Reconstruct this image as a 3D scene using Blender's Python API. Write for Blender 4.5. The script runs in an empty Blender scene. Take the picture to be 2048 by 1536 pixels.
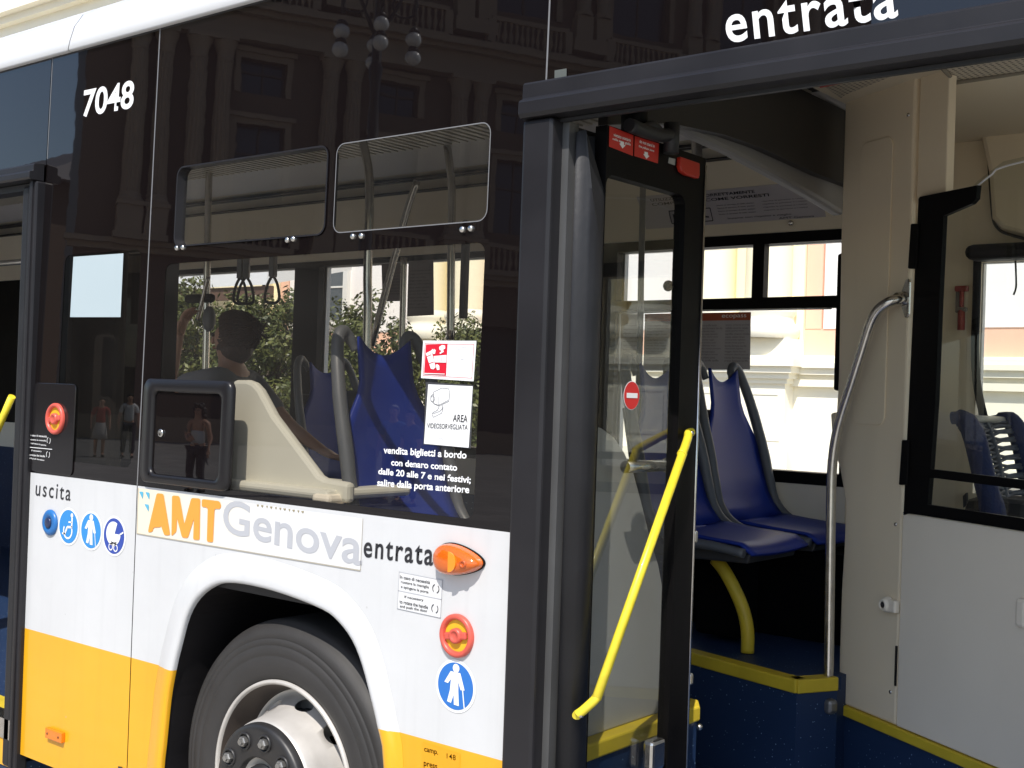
import bpy, bmesh, math, random
from mathutils import Vector, Matrix
R = math.radians
PI = math.pi
random.seed(7)
S = bpy.context.scene
COL = S.collection

# ------------------------------------------------------------------ camera, light, exposure
CAM = Vector((0.0, -2.35, 1.62))
F_PX, YAW, PITCH, ROLL = 2435.2, R(38.865), R(0.491), R(1.931)
_s, _c = math.sin(YAW), math.cos(YAW)
AX = Vector((-_s*math.cos(PITCH), _c*math.cos(PITCH), math.sin(PITCH)))
_r0 = Vector((_c, _s, 0)); _u0 = _r0.cross(AX)
RT = math.cos(ROLL)*_r0 + math.sin(ROLL)*_u0
UP = math.cos(ROLL)*_u0 - math.sin(ROLL)*_r0
cd = bpy.data.cameras.new('camera'); cam = bpy.data.objects.new('camera', cd); COL.objects.link(cam)
cd.sensor_width = 36; cd.lens = F_PX/2048*36; cd.clip_start = .05; cd.clip_end = 2000
m = Matrix((RT, UP, -AX)).transposed().to_4x4(); m.translation = CAM
cam.matrix_world = m
S.camera = cam

SUN = Vector((.11, -.215, .307)).normalized()
elev = math.asin(SUN.z); rotz = math.atan2(SUN.x, SUN.y)
w = bpy.data.worlds.new('World'); S.world = w; w.use_nodes = True
nt = w.node_tree; bg = nt.nodes['Background']
sky = nt.nodes.new('ShaderNodeTexSky'); sky.sky_type = 'NISHITA'; sky.sun_disc = False
sky.sun_elevation = elev; sky.sun_rotation = rotz
nt.links.new(sky.outputs[0], bg.inputs[0]); bg.inputs[1].default_value = .15
sd = bpy.data.lights.new('sun', 'SUN'); sd.energy = 4.0; sd.angle = R(.53); sd.color = (1, .955, .89)
so = bpy.data.objects.new('sun', sd); COL.objects.link(so)
so.rotation_euler = SUN.to_track_quat('Z', 'Y').to_euler(); so.location = (20, -30, 40)
S.view_settings.view_transform = 'Standard'; S.view_settings.look = 'None'
S.view_settings.exposure = 0.37; S.view_settings.gamma = 1; S.view_settings.use_curve_mapping = False
try:
    S.cycles.max_bounces = 14; S.cycles.transparent_max_bounces = 24; S.cycles.glossy_bounces = 6
    S.cycles.diffuse_bounces = 6; S.cycles.caustics_reflective = False; S.cycles.sample_clamp_indirect = 6
except Exception: pass

# ------------------------------------------------------------------ measuring helpers (photo pixel -> point on a real plane)
def ray(px, py): return AX + (px-1024)/F_PX*RT - (py-768)/F_PX*UP
def WY(px, py, Y=0.0):
    d = ray(px, py); return CAM + d*((Y-CAM.y)/d.y)
def WX(px, py, X):
    d = ray(px, py); return CAM + d*((X-CAM.x)/d.x)
def WZ(px, py, Z):
    d = ray(px, py); return CAM + d*((Z-CAM.z)/d.z)
def ys(z):                                   # the side leans in a little above the belt line
    t = max(0, (z-1.28)/1.5); return .024*t**1.12

# ------------------------------------------------------------------ materials
MATS = {}
def mat(name, col, rough=.5, metal=0., spec=.5, var=0., vscale=6., bump=0., bscale=40., coat=0., emit=None, alpha=None, ior=1.5):
    if name in MATS: return MATS[name]
    m = bpy.data.materials.new(name); m.use_nodes = True
    n = m.node_tree.nodes; l = m.node_tree.links; p = n['Principled BSDF']
    p.inputs['Base Color'].default_value = (*col, 1); p.inputs['Roughness'].default_value = rough
    p.inputs['Metallic'].default_value = metal; p.inputs['Specular IOR Level'].default_value = spec
    p.inputs['IOR'].default_value = ior
    if coat: p.inputs['Coat Weight'].default_value = coat; p.inputs['Coat Roughness'].default_value = .04
    tc = n.new('ShaderNodeTexCoord')
    if var:
        no = n.new('ShaderNodeTexNoise'); no.inputs['Scale'].default_value = vscale; no.inputs['Detail'].default_value = 6
        l.new(tc.outputs['Object'], no.inputs['Vector'])
        mx = n.new('ShaderNodeMix'); mx.data_type = 'RGBA'
        mx.inputs[6].default_value = (*[c*(1-var) for c in col], 1); mx.inputs[7].default_value = (*[min(1, c*(1+var)) for c in col], 1)
        l.new(no.outputs[0], mx.inputs[0]); l.new(mx.outputs[2], p.inputs['Base Color'])
        mr = n.new('ShaderNodeMapRange'); mr.inputs[3].default_value = max(0, rough*(1-var*.8)); mr.inputs[4].default_value = min(1, rough*(1+var*.8))
        l.new(no.outputs[0], mr.inputs[0]); l.new(mr.outputs[0], p.inputs['Roughness'])
    if bump:
        nb = n.new('ShaderNodeTexNoise'); nb.inputs['Scale'].default_value = bscale; nb.inputs['Detail'].default_value = 4
        l.new(tc.outputs['Object'], nb.inputs['Vector'])
        b = n.new('ShaderNodeBump'); b.inputs['Distance'].default_value = bump; b.inputs['Strength'].default_value = 1
        l.new(nb.outputs[0], b.inputs['Height']); l.new(b.outputs[0], p.inputs['Normal'])
    MATS[name] = m; return m

def glass(name, tint, ior=1.5, bump=0., dirt=0.):
    m = bpy.data.materials.new(name); m.use_nodes = True
    n = m.node_tree.nodes; l = m.node_tree.links; n.remove(n['Principled BSDF']); out = n['Material Output']
    t = n.new('ShaderNodeBsdfTransparent'); t.inputs[0].default_value = (*tint, 1)
    g = n.new('ShaderNodeBsdfGlossy'); g.inputs['Roughness'].default_value = 0.0
    fr = n.new('ShaderNodeFresnel'); fr.inputs[0].default_value = ior
    ge = n.new('ShaderNodeNewGeometry'); iq = n.new('ShaderNodeMapRange')        # same reflectance from either side of the sheet
    iq.inputs[3].default_value = ior; iq.inputs[4].default_value = 1/ior; l.new(ge.outputs['Backfacing'], iq.inputs[0]); l.new(iq.outputs[0], fr.inputs[0])
    mx = n.new('ShaderNodeMixShader')
    l.new(fr.outputs[0], mx.inputs[0]); l.new(t.outputs[0], mx.inputs[1]); l.new(g.outputs[0], mx.inputs[2])
    tc = n.new('ShaderNodeTexCoord')
    if bump:
        nb = n.new('ShaderNodeTexNoise'); nb.inputs['Scale'].default_value = 2.2; nb.inputs['Detail'].default_value = 1
        l.new(tc.outputs['Object'], nb.inputs['Vector'])
        b = n.new('ShaderNodeBump'); b.inputs['Distance'].default_value = bump
        l.new(nb.outputs[0], b.inputs['Height']); l.new(b.outputs[0], g.inputs['Normal']); l.new(b.outputs[0], fr.inputs['Normal'])
    last = mx
    if dirt:                                   # a film of dust on the pane
        d = n.new('ShaderNodeBsdfDiffuse'); d.inputs[0].default_value = (.5, .48, .45, 1)
        no = n.new('ShaderNodeTexNoise'); no.inputs['Scale'].default_value = 5; no.inputs['Detail'].default_value = 8
        l.new(tc.outputs['Object'], no.inputs['Vector'])
        mm = n.new('ShaderNodeMath'); mm.operation = 'MULTIPLY'; mm.inputs[1].default_value = dirt*2
        l.new(no.outputs[0], mm.inputs[0])
        m2 = n.new('ShaderNodeMixShader'); l.new(mm.outputs[0], m2.inputs[0]); l.new(mx.outputs[0], m2.inputs[1]); l.new(d.outputs[0], m2.inputs[2]); last = m2
    l.new(last.outputs[0], out.inputs[0]); MATS[name] = m; return m

WHITE = (.64, .645, .65); YEL = (.80, .40, .012)
M_frit = mat('black_glass', (.006, .0044, .0046), .012, spec=.75, bump=.0003, bscale=2.2)
M_pane = glass('tinted_pane', (.74, .72, .68), 1.56, bump=.00022, dirt=.018)
M_dimpane = glass('dark_tinted_pane', (.30, .29, .28), 1.52, bump=.00018, dirt=.006)
M_clear = glass('clear_pane', (.80, .83, .80), 1.5, bump=.00015, dirt=.01)
M_far = glass('far_pane', (.97, .975, .96), 1.4)
M_rub = mat('black_rubber', (.014, .014, .016), .45, spec=.35, var=.35, vscale=9, bump=.0006, bscale=60)
M_rubf = mat('dark_rubber', (.014, .014, .016), .5, var=.3)
M_grey = mat('anthracite_paint', (.016, .015, .017), .40, spec=.35, var=.35, vscale=5, bump=.0002, bscale=90)
M_frame = mat('black_frame', (.004, .0036, .0038), .45, spec=.12, var=.3, vscale=9)
M_cream = mat('cream_plastic', (.80, .69, .51), .5, var=.09, vscale=2, bump=.0004, bscale=6)
M_creamc = mat('cream_ceiling', (.70, .62, .47), .55, var=.05, vscale=2)
M_lgrey = mat('pale_grey_plastic', (.82, .745, .62), .5, var=.09, vscale=2.2, bump=.0004, bscale=7)
M_band = mat('grey_ceiling_band', (.46, .44, .43), .5, var=.05)
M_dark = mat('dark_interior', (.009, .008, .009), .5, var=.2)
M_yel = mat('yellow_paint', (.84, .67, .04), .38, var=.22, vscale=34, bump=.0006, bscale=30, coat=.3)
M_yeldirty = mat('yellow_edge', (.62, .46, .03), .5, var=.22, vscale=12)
M_steel = mat('brushed_steel', (.62, .60, .56), .24, metal=1, var=.25, vscale=30)
M_red = mat('red_sticker', (.55, .03, .02), .4, var=.08)
M_redp = mat('red_plastic', (.62, .10, .07), .38, var=.12, vscale=25)
M_white = mat('white_vinyl', (.85, .85, .85), .45, var=.03)
M_paper = mat('pale_blue_paper', (.42, .50, .53), .6, var=.04, vscale=4)
M_blue = mat('sign_blue', (.025, .16, .52), .35, var=.05)
M_blued = mat('sign_dark_blue', (.03, .07, .36), .35, var=.05)
M_ink = mat('black_ink', (.02, .02, .024), .5, var=.1)
M_brown = mat('brown_ink', (.20, .05, .01), .5, var=.1)
M_orl = mat('orange_letter', (.86, .33, .05), .4, var=.05)
M_grl = mat('silver_letter', (.44, .45, .48), .4, var=.06, vscale=3)
M_blt = mat('light_blue_mark', (.10, .42, .62), .4)
M_seatb = mat('blue_seat', (.012, .031, .24), .42, spec=.22, var=.10, vscale=9)
M_rim = mat('grey_seat_rim', (.10, .105, .115), .45, var=.12, vscale=12)
M_notice = mat('greyish_notice', (.44, .41, .42), .6, var=.05)
M_noticed = mat('dark_notice', (.13, .11, .11), .6, var=.06)
M_skin = mat('skin', (.50, .28, .19), .5, var=.08, vscale=20)
M_hair = mat('brown_hair', (.06, .025, .014), .5, var=.5, vscale=60, bump=.004, bscale=70)

# ------------------------------------------------------------------ mesh helpers
def BM(): return bmesh.new()
def face(bm, pts):
    try: return bm.faces.new([bm.verts.new(p) for p in pts])
    except Exception: return None
def box(bm, lo, hi, mtx=None):
    x0, y0, z0 = lo; x1, y1, z1 = hi
    v = [Vector(p) for p in ((x0,y0,z0),(x1,y0,z0),(x1,y1,z0),(x0,y1,z0),(x0,y0,z1),(x1,y0,z1),(x1,y1,z1),(x0,y1,z1))]
    if mtx: v = [mtx @ p for p in v]
    v = [bm.verts.new(p) for p in v]
    for f in ((0,3,2,1),(4,5,6,7),(0,1,5,4),(1,2,6,5),(2,3,7,6),(3,0,4,7)): bm.faces.new([v[i] for i in f])
    return v
def bbox(bm, lo, hi, b=.005, seg=2, mtx=None):        # box with rounded edges
    t = bmesh.new(); box(t, lo, hi)
    bmesh.ops.bevel(t, geom=t.edges[:], offset=b, segments=seg, profile=.5, affect='EDGES')
    if mtx: bmesh.ops.transform(t, matrix=mtx, verts=t.verts)
    me = bpy.data.meshes.new('tmp'); t.to_mesh(me); t.free(); bm.from_mesh(me); bpy.data.meshes.remove(me)
def tube(bm, path, r, n=10, cap=True, smooth=3):
    P = [Vector(p) for p in path]
    if smooth and len(P) > 2:                          # Catmull-Rom
        Q = []
        for i in range(len(P)-1):
            p0 = P[max(i-1,0)]; p1 = P[i]; p2 = P[i+1]; p3 = P[min(i+2,len(P)-1)]
            for k in range(smooth):
                t = k/smooth
                Q.append(.5*((2*p1)+(p2-p0)*t+(2*p0-5*p1+4*p2-p3)*t*t+(3*p1-p0-3*p2+p3)*t**3))
        Q.append(P[-1]); P = Q
    rings = []; ref = None
    for i, p in enumerate(P):
        d = (P[min(i+1,len(P)-1)]-P[max(i-1,0)]).normalized()
        if ref is None: ref = d.orthogonal().normalized()
        ref = (ref-d*ref.dot(d)).normalized(); b = d.cross(ref)
        rr = r[min(int(i*len(r)/len(P)), len(r)-1)] if isinstance(r, (list, tuple)) else r
        rings.append([bm.verts.new(p+(ref*math.cos(2*PI*k/n)+b*math.sin(2*PI*k/n))*rr) for k in range(n)])
    for a, b in zip(rings, rings[1:]):
        for k in range(n): bm.faces.new((a[k], a[(k+1)%n], b[(k+1)%n], b[k])).smooth = True
    if cap: bm.faces.new(rings[0][::-1]); bm.faces.new(rings[-1])
def lathe(bm, prof, n=48, mtx=None, a0=0, a1=2*PI):    # profile (r, h) about +Z
    full = abs(a1-a0-2*PI) < 1e-6; rings = []
    for r, h in prof:
        ring = []
        for k in range(n if full else n+1):
            a = a0+(a1-a0)*k/n; p = Vector((r*math.cos(a), r*math.sin(a), h))
            ring.append(bm.verts.new(mtx @ p if mtx else p))
        rings.append(ring)
    for a, b in zip(rings, rings[1:]):
        N = len(a)
        for k in range(N if full else N-1):
            bm.faces.new((a[k], a[(k+1)%N], b[(k+1)%N], b[k])).smooth = True
def ngon_prism(bm, pts, off):                          # pts: 3-D polygon, off: thickness vector
    a = [bm.verts.new(p) for p in pts]; b = [bm.verts.new(Vector(p)+Vector(off)) for p in pts]
    bm.faces.new(a); bm.faces.new(b[::-1]); n = len(a)
    for i in range(n): bm.faces.new((a[i], b[i], b[(i+1)%n], a[(i+1)%n]))
def sphere(bm, c, r, seg=20, rings=12, sc=(1,1,1)):
    t = bmesh.new(); bmesh.ops.create_uvsphere(t, u_segments=seg, v_segments=rings, radius=r)
    bmesh.ops.transform(t, matrix=Matrix.Translation(c) @ Matrix.Diagonal((*sc, 1)), verts=t.verts)
    for f in t.faces: f.smooth = True
    me = bpy.data.meshes.new('tmp'); t.to_mesh(me); t.free(); bm.from_mesh(me); bpy.data.meshes.remove(me)

def obj(name, bm, material, parent=None, label=None, norm=True, smooth=False, bev=0.):
    if norm: bmesh.ops.recalc_face_normals(bm, faces=bm.faces)
    if smooth:
        for f in bm.faces: f.smooth = True
    me = bpy.data.meshes.new(name); bm.to_mesh(me); bm.free()
    o = bpy.data.objects.new(name, me); COL.objects.link(o)
    if material: me.materials.append(material)
    if parent:
        o.parent = parent
        if parent.type == 'EMPTY' and parent.get('world_parts'): o.matrix_parent_inverse = Matrix.Translation(parent.location).inverted()
    if label: o['label'] = label
    if bev:
        md = o.modifiers.new('bevel', 'BEVEL'); md.width = bev; md.segments = 2; md.limit_method = 'ANGLE'; md.angle_limit = R(40)
    return o
def thing(name, label, cat, loc=(0,0,0), group=None, world=True):
    o = bpy.data.objects.new(name, None); COL.objects.link(o); o.location = loc; o.empty_display_size = .3
    o['label'] = label; o['category'] = cat
    if group: o['group'] = group
    if world: o['world_parts'] = 1
    return o
def tag(o, label, cat, group=None):
    o['label'] = label; o['category'] = cat
    if group: o['group'] = group
    return o
def struct(o): o['kind'] = 'structure'; return o
def sub(name, loc, parent, rotz=0):                     # an Empty part at its own base (parts built in local coordinates)
    o = bpy.data.objects.new(name, None); COL.objects.link(o); o.parent = parent
    o.matrix_parent_inverse = Matrix.Translation(parent.location).inverted(); o.location = loc; o.rotation_euler = (0,0,rotz); o.empty_display_size = .1
    return o
def copy_tree(o, parent=None, loc=None):
    c = o.copy(); COL.objects.link(c)
    if parent is not None:
        c.parent = parent; c.matrix_parent_inverse = o.matrix_parent_inverse.copy()
    if loc is not None: c.location = loc
    for ch in list(o.children): copy_tree(ch, c)
    return c

# flat shapes lying on the side of the bus: polygons in (x, z)
def flat(name, polys, material, parent, eps=.002, label=None, thick=0):
    bm = BM()
    for P in polys:
        pts = [Vector((x, ys(z)-eps, z)) for x, z in P]
        face(bm, pts)
    bmesh.ops.recalc_face_normals(bm, faces=bm.faces)
    return obj(name, bm, material, parent, label)
def pq(*pts): return [(WY(x, y).x, WY(x, y).z) for x, y in pts]
def rrect(x0, x1, z0, z1, r=.01, n=5):
    P = []
    for cx, cz, a in ((x1-r, z1-r, 0), (x0+r, z1-r, 90), (x0+r, z0+r, 180), (x1-r, z0+r, 270)):
        for k in range(n+1):
            t = R(a+90*k/n); P.append((cx+r*math.cos(t), cz+r*math.sin(t)))
    return P
def circ(cx, cz, r, n=48): return [(cx+r*math.cos(2*PI*k/n), cz+r*math.sin(2*PI*k/n)) for k in range(n)]
def text_mesh(s, bold=0., spacing=1., shear=0., lines=1.):
    c = bpy.data.curves.new('lettering', 'FONT'); c.body = s; c.offset = bold; c.space_character = spacing; c.shear = shear
    c.space_line = lines; c.resolution_u = 5; c.align_x = 'LEFT'
    o = bpy.data.objects.new('tmp_text', c); COL.objects.link(o)
    dg = bpy.context.evaluated_depsgraph_get(); dg.update()
    me = bpy.data.meshes.new_from_object(o.evaluated_get(dg)); bpy.data.objects.remove(o); bpy.data.curves.remove(c)
    return me
def text_on(name, s, fn, W, H, material, parent, bold=0., spacing=1., shear=0., lines=1., label=None):
    """lettering fitted to a W x H box; fn(u, v) gives the 3-D point"""
    me = text_mesh(s, bold, spacing, shear, lines)
    xs = [v.co.x for v in me.vertices]; zs = [v.co.y for v in me.vertices]
    x0, x1, z0, z1 = min(xs), max(xs), min(zs), max(zs)
    for v in me.vertices: v.co = fn((v.co.x-x0)/(x1-x0)*W, (v.co.y-z0)/(z1-z0)*H)
    bm = BM(); bm.from_mesh(me); bpy.data.meshes.remove(me)
    return obj(name, bm, material, parent, label)
def text_side(s, bl, br, tl, material, parent, eps=.0012, bold=.0, spacing=1., shear=0., hmul=1., name='lettering', label=None, skew=True):
    """bl, br, tl: photo pixels of the lettering box's corners, on the side of the bus"""
    a = WY(*bl); b = WY(*br); c = WY(*tl)
    Wd = b.x-a.x; H = (c.z-a.z)*hmul; dz = (b.z-a.z)/Wd if skew else 0; dx = (c.x-a.x)/(c.z-a.z) if skew else 0
    def fn(u, v):
        z = a.z+v+dz*u; return Vector((a.x+u+dx*v, ys(z)-eps, z))
    return text_on(name, s, fn, Wd, H, material, parent, bold, spacing, shear, label=label)

# ================================================================== THE BUS
bus = thing('city_bus', 'white city bus with yellow skirt and black glass band, its entrance door folded open', 'bus', (-3.0, 1.22, 0))
XL, XS, XD = -4.118, -3.458, -1.862            # middle door post, panel seam, front door post
BELT, STRIPE = 1.279, .716

# ---- painted side panels (two colours, wheel arch cut out)
mp = bpy.data.materials.new('two_tone_paint'); mp.use_nodes = True
n = mp.node_tree.nodes; l = mp.node_tree.links; p = n['Principled BSDF']
tc = n.new('ShaderNodeTexCoord'); sp = n.new('ShaderNodeSeparateXYZ'); l.new(tc.outputs['Object'], sp.inputs[0])
gt = n.new('ShaderNodeMath'); gt.operation = 'GREATER_THAN'; gt.inputs[1].default_value = STRIPE; l.new(sp.outputs[2], gt.inputs[0])
mx = n.new('ShaderNodeMix'); mx.data_type = 'RGBA'; mx.inputs[6].default_value = (*YEL, 1); mx.inputs[7].default_value = (*WHITE, 1); l.new(gt.outputs[0], mx.inputs[0])
no = n.new('ShaderNodeTexNoise'); no.inputs['Scale'].default_value = 2.6; no.inputs['Detail'].default_value = 9; no.inputs['Roughness'].default_value = .65; l.new(tc.outputs['Object'], no.inputs['Vector'])
rm = n.new('ShaderNodeMapRange'); rm.inputs[1].default_value = .3; rm.inputs[2].default_value = .75; rm.inputs[3].default_value = 1.0; rm.inputs[4].default_value = .90; l.new(no.outputs[0], rm.inputs[0])
# small chips and scuffs
vo = n.new('ShaderNodeTexVoronoi'); vo.inputs['Scale'].default_value = 9; l.new(tc.outputs['Object'], vo.inputs['Vector'])
lt = n.new('ShaderNodeMath'); lt.operation = 'LESS_THAN'; lt.inputs[1].default_value = .028; l.new(vo.outputs[0], lt.inputs[0])
ml = n.new('ShaderNodeMix'); ml.data_type = 'RGBA'; ml.blend_type = 'MULTIPLY'; ml.inputs[0].default_value = 1; mp2 = n.new('ShaderNodeMapping'); mp2.inputs['Scale'].default_value = (26, 26, 1.1); l.new(tc.outputs['Object'], mp2.inputs[0])
ns = n.new('ShaderNodeTexNoise'); ns.inputs['Scale'].default_value = 1; ns.inputs['Detail'].default_value = 5; l.new(mp2.outputs[0], ns.inputs['Vector'])
rs = n.new('ShaderNodeMapRange'); rs.inputs[1].default_value = .52; rs.inputs[2].default_value = .80; rs.inputs[3].default_value = 1.0; rs.inputs[4].default_value = .945; l.new(ns.outputs[0], rs.inputs[0])   # rain streaks of grime
mst = n.new('ShaderNodeMath'); mst.operation = 'MULTIPLY'; l.new(rm.outputs[0], mst.inputs[0]); l.new(rs.outputs[0], mst.inputs[1])
l.new(mx.outputs[2], ml.inputs[6]); l.new(mst.outputs[0], ml.inputs[7])
mc = n.new('ShaderNodeMix'); mc.data_type = 'RGBA'; mc.inputs[7].default_value = (.42, .41, .40, 1); l.new(ml.outputs[2], mc.inputs[6])
fc = n.new('ShaderNodeMath'); fc.operation = 'MULTIPLY'; fc.inputs[1].default_value = .5; l.new(lt.outputs[0], fc.inputs[0]); l.new(fc.outputs[0], mc.inputs[0])
l.new(mc.outputs[2], p.inputs['Base Color'])
p.inputs['Roughness'].default_value = .32; p.inputs['Coat Weight'].default_value = .35; p.inputs['Coat Roughness'].default_value = .06
nb = n.new('ShaderNodeTexNoise'); nb.inputs['Scale'].default_value = 3; l.new(tc.outputs['Object'], nb.inputs['Vector'])
bp = n.new('ShaderNodeBump'); bp.inputs['Distance'].default_value = .0012; l.new(nb.outputs[0], bp.inputs['Height']); l.new(bp.outputs[0], p.inputs['Normal'])
M_body = mp

arch_px = [(314,1600),(316,1536),(321,1489),(330,1400),(341,1337),(352,1291),(368,1233),(390,1195),(421,1171),(452,1164),(501,1170),(566,1188),(641,1218),(674,1243),(702,1281),(722,1331),(739,1396),(752,1451),(765,1536),(771,1590)]
arch = [WY(x, y, -.02) for x, y in arch_px]; arch = [Vector((q.x, q.z)) for q in arch]
arch[0].y = .26; arch[-1].y = .26; arch[0].x = arch[1].x-.004; arch[-1].x = arch[-2].x+.012
AA = []
for i in range(len(arch)-1):
    p0 = arch[max(i-1,0)]; p1 = arch[i]; p2 = arch[i+1]; p3 = arch[min(i+2,len(arch)-1)]
    for k in range(3):
        t = k/3; AA.append(.5*((2*p1)+(p2-p0)*t+(2*p0-5*p1+4*p2-p3)*t*t+(3*p1-p0-3*p2+p3)*t**3))
AA.append(arch[-1])
bm = BM()
G = .0022
face(bm, [Vector((x, 0, z)) for x, z in [(XL, .26), (XS-G, .26), (XS-G, BELT), (XL, BELT)]]); body_sheets = [bm]; bm = BM()
out = [(XS+G, BELT), (XS+G, .26)] + [(a.x-.003, a.y-.002) for a in AA] + [(XD, .26), (XD, BELT)]
face(bm, [Vector((x, 0, z)) for x, z in out]); body_sheets.append(bm)
for xa, xb in ((-.42, .75), (-11, -5.42)):
    bm = BM(); face(bm, [Vector((x, 0, z)) for x, z in [(xa, .26), (xb, .26), (xb, BELT), (xa, BELT)]]); body_sheets.append(bm)
for bm in body_sheets:
    bm.faces.ensure_lookup_table(); bm.faces[0].normal_update()
    if bm.faces[0].normal.y > 0: bm.faces[0].normal_flip()
    obj('body_panel', bm, M_body, bus, norm=False)
bm = BM(); box(bm, (-11, .004, .24), (XL, .03, .27)); box(bm, (XL, .012, 1.0), (XD, .03, BELT)); box(bm, (XL, .012, .27), (-3.32, .03, 1.0)); box(bm, (-2.26, .012, .27), (XD, .03, 1.0))
obj('body_backing', bm, M_dark, bus)
# flare around the arch
bm = BM(); rings = []
N = len(AA)
for i, a in enumerate(AA):
    d = (AA[min(i+1,N-1)]-AA[max(i-1,0)]).normalized(); nn = Vector((-d.y, d.x))
    wv = .085 if i < N*.5 else .085-.03*(i-N*.5)/(N*.5)
    prof = [(wv, -.0006), (wv-.012, -.006), (wv*.6, -.010), (.034, -.0155), (.010, -.018), (0, -.016), (-.004, -.009), (-.004, .002)]
    rings.append([bm.verts.new((a.x+nn.x*o_, y, a.y+nn.y*o_)) for o_, y in prof])
for a, b in zip(rings, rings[1:]):
    for k in range(len(a)-1): bm.faces.new((a[k], a[k+1], b[k+1], b[k])).smooth = True
obj('wheel_arch_flare', bm, M_body, bus)
# housing
bm = BM()
lo = [bm.verts.new((a.x+.0, .0025, a.y)) for a in AA]; hi = [bm.verts.new((a.x, .78, a.y)) for a in AA]
for i in range(N-1): bm.faces.new((lo[i], lo[i+1], hi[i+1], hi[i]))
bm.faces.new(hi)
obj('wheel_housing', bm, M_dark, bus)

# ---- front wheel
M_tyre = mat('tyre_rubber', (.030, .028, .027), .62, var=.3, vscale=7, bump=.0006, bscale=50)
M_rimp = mat('silver_rim', (.56, .53, .49), .42, metal=.3, var=.22, vscale=14)
M_barrel = mat('shaded_steel', (.055, .042, .034), .6, var=.4, vscale=12)  # shade inside the rim put into the barrel's dark brown colour
M_hub = mat('hub_black', (.020, .019, .019), .42, var=.4, vscale=14, bump=.0004)
M_nut = mat('nut_steel', (.34, .33, .31), .42, metal=.8, var=.3, vscale=40)
wheel = sub('wheel', (-2.757, .055, .449), bus)
MZ = Matrix.Rotation(R(90), 4, 'X')            # lathe axis +Z -> -Y (outwards)
bm = BM()
lathe(bm, [(.30,-.012),(.306,.004),(.322,.011),(.345,.015),(.372,.0165),(.375,.0145),(.378,.0165),(.404,.0155),(.4065,.0125),(.409,.015),(.4235,.0125),(.426,.009),(.4285,.0118),(.447,.004),(.462,-.010),(.470,-.026),(.474,-.029),(.478,-.05),(.478,-.24),(.462,-.27),(.30,-.27)], 128, MZ)
obj('tyre', bm, M_tyre, wheel)
bm = BM()
lathe(bm, [(.304,.004),(.302,.012),(.297,.0145),(.292,.012),(.289,.004)], 128, MZ)
lathe(bm, [(.262,-.084),(.252,-.088),(.240,-.074),(.224,-.046),(.211,-.012),(.203,.022),(.197,.056),(.190,.068),(.174,.072),(.05,.072),(.05,-.10),(.27,-.12)], 160, MZ)
rim = obj('rim', bm, M_rimp, wheel)
bm = BM(); lathe(bm, [(.289,.004),(.283,-.010),(.277,-.03),(.269,-.055),(.263,-.084),(.262,-.2)], 128, MZ); obj('rim_barrel', bm, M_barrel, wheel)
bm = BM()                                      # cutter for the ten hand holes
for k in range(10):
    a = 2*PI*(k+.32)/10
    c = Vector((math.cos(a)*.229, math.sin(a)*.229, -.050)); ax = Vector((math.cos(a)*.83, math.sin(a)*.83, .56)).normalized(); tg = Vector((-math.sin(a), math.cos(a), 0)); ra = tg.cross(ax)
    rg = []
    for s_ in (-.10, .06):
        rg.append([bm.verts.new(MZ @ (c+ax*s_+tg*math.cos(2*PI*q/24)*.033+ra*math.sin(2*PI*q/24)*.025)) for q in range(24)])
    for q in range(24): bm.faces.new((rg[0][q], rg[0][(q+1)%24], rg[1][(q+1)%24], rg[1][q]))
    bm.faces.new(rg[0][::-1]); bm.faces.new(rg[1])
bmesh.ops.recalc_face_normals(bm, faces=bm.faces)
me = bpy.data.meshes.new('cut'); bm.to_mesh(me); bm.free(); cut = bpy.data.objects.new('cut', me); COL.objects.link(cut)
cut.location = wheel.location
md = rim.modifiers.new('b', 'BOOLEAN'); md.object = cut; md.operation = 'DIFFERENCE'; md.solver = 'EXACT'
bpy.context.view_layer.update(); dg = bpy.context.evaluated_depsgraph_get()
cut.matrix_world = rim.matrix_world; bpy.context.view_layer.update(); dg = bpy.context.evaluated_depsgraph_get()
me2 = bpy.data.meshes.new_from_object(rim.evaluated_get(dg)); rim.modifiers.clear(); rim.data = me2; bpy.data.objects.remove(cut)
bm = BM(); lathe(bm, [(.26,-.14),(.0001,-.14)], 40, MZ); lathe(bm, [(.2,-.14),(.2,-.1)], 40, MZ); obj('brake_drum', bm, M_dark, wheel)
bm = BM()
lathe(bm, [(.192,.066),(.190,.084),(.184,.092),(.172,.094),(.100,.094),(.095,.090),(.093,.072),(.074,.070),(.070,.092),(.062,.100),(.030,.102),(.0005,.102)], 96, MZ)
hub = obj('hub', bm, M_hub, wheel)
for k in range(10):
    a = 2*PI*(k+.18)/10; c = Vector((math.cos(a)*.146, math.sin(a)*.146, .094))
    bm = BM(); T = Matrix.Translation(c)
    lathe(bm, [(.026,.0005),(.0255,.006),(.021,.0065),(.0205,.0008)], 24, MZ @ T); obj('nut_cup', bm, M_hub, wheel)
    bm = BM()
    lathe(bm, [(.0155,.0008),(.0155,.013),(.0135,.0165),(.0095,.0165),(.009,.022),(.0005,.0225)], 6, MZ @ T)
    for f in bm.faces: f.smooth = False
    obj('wheel_nut', bm, M_nut, wheel)

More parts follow.
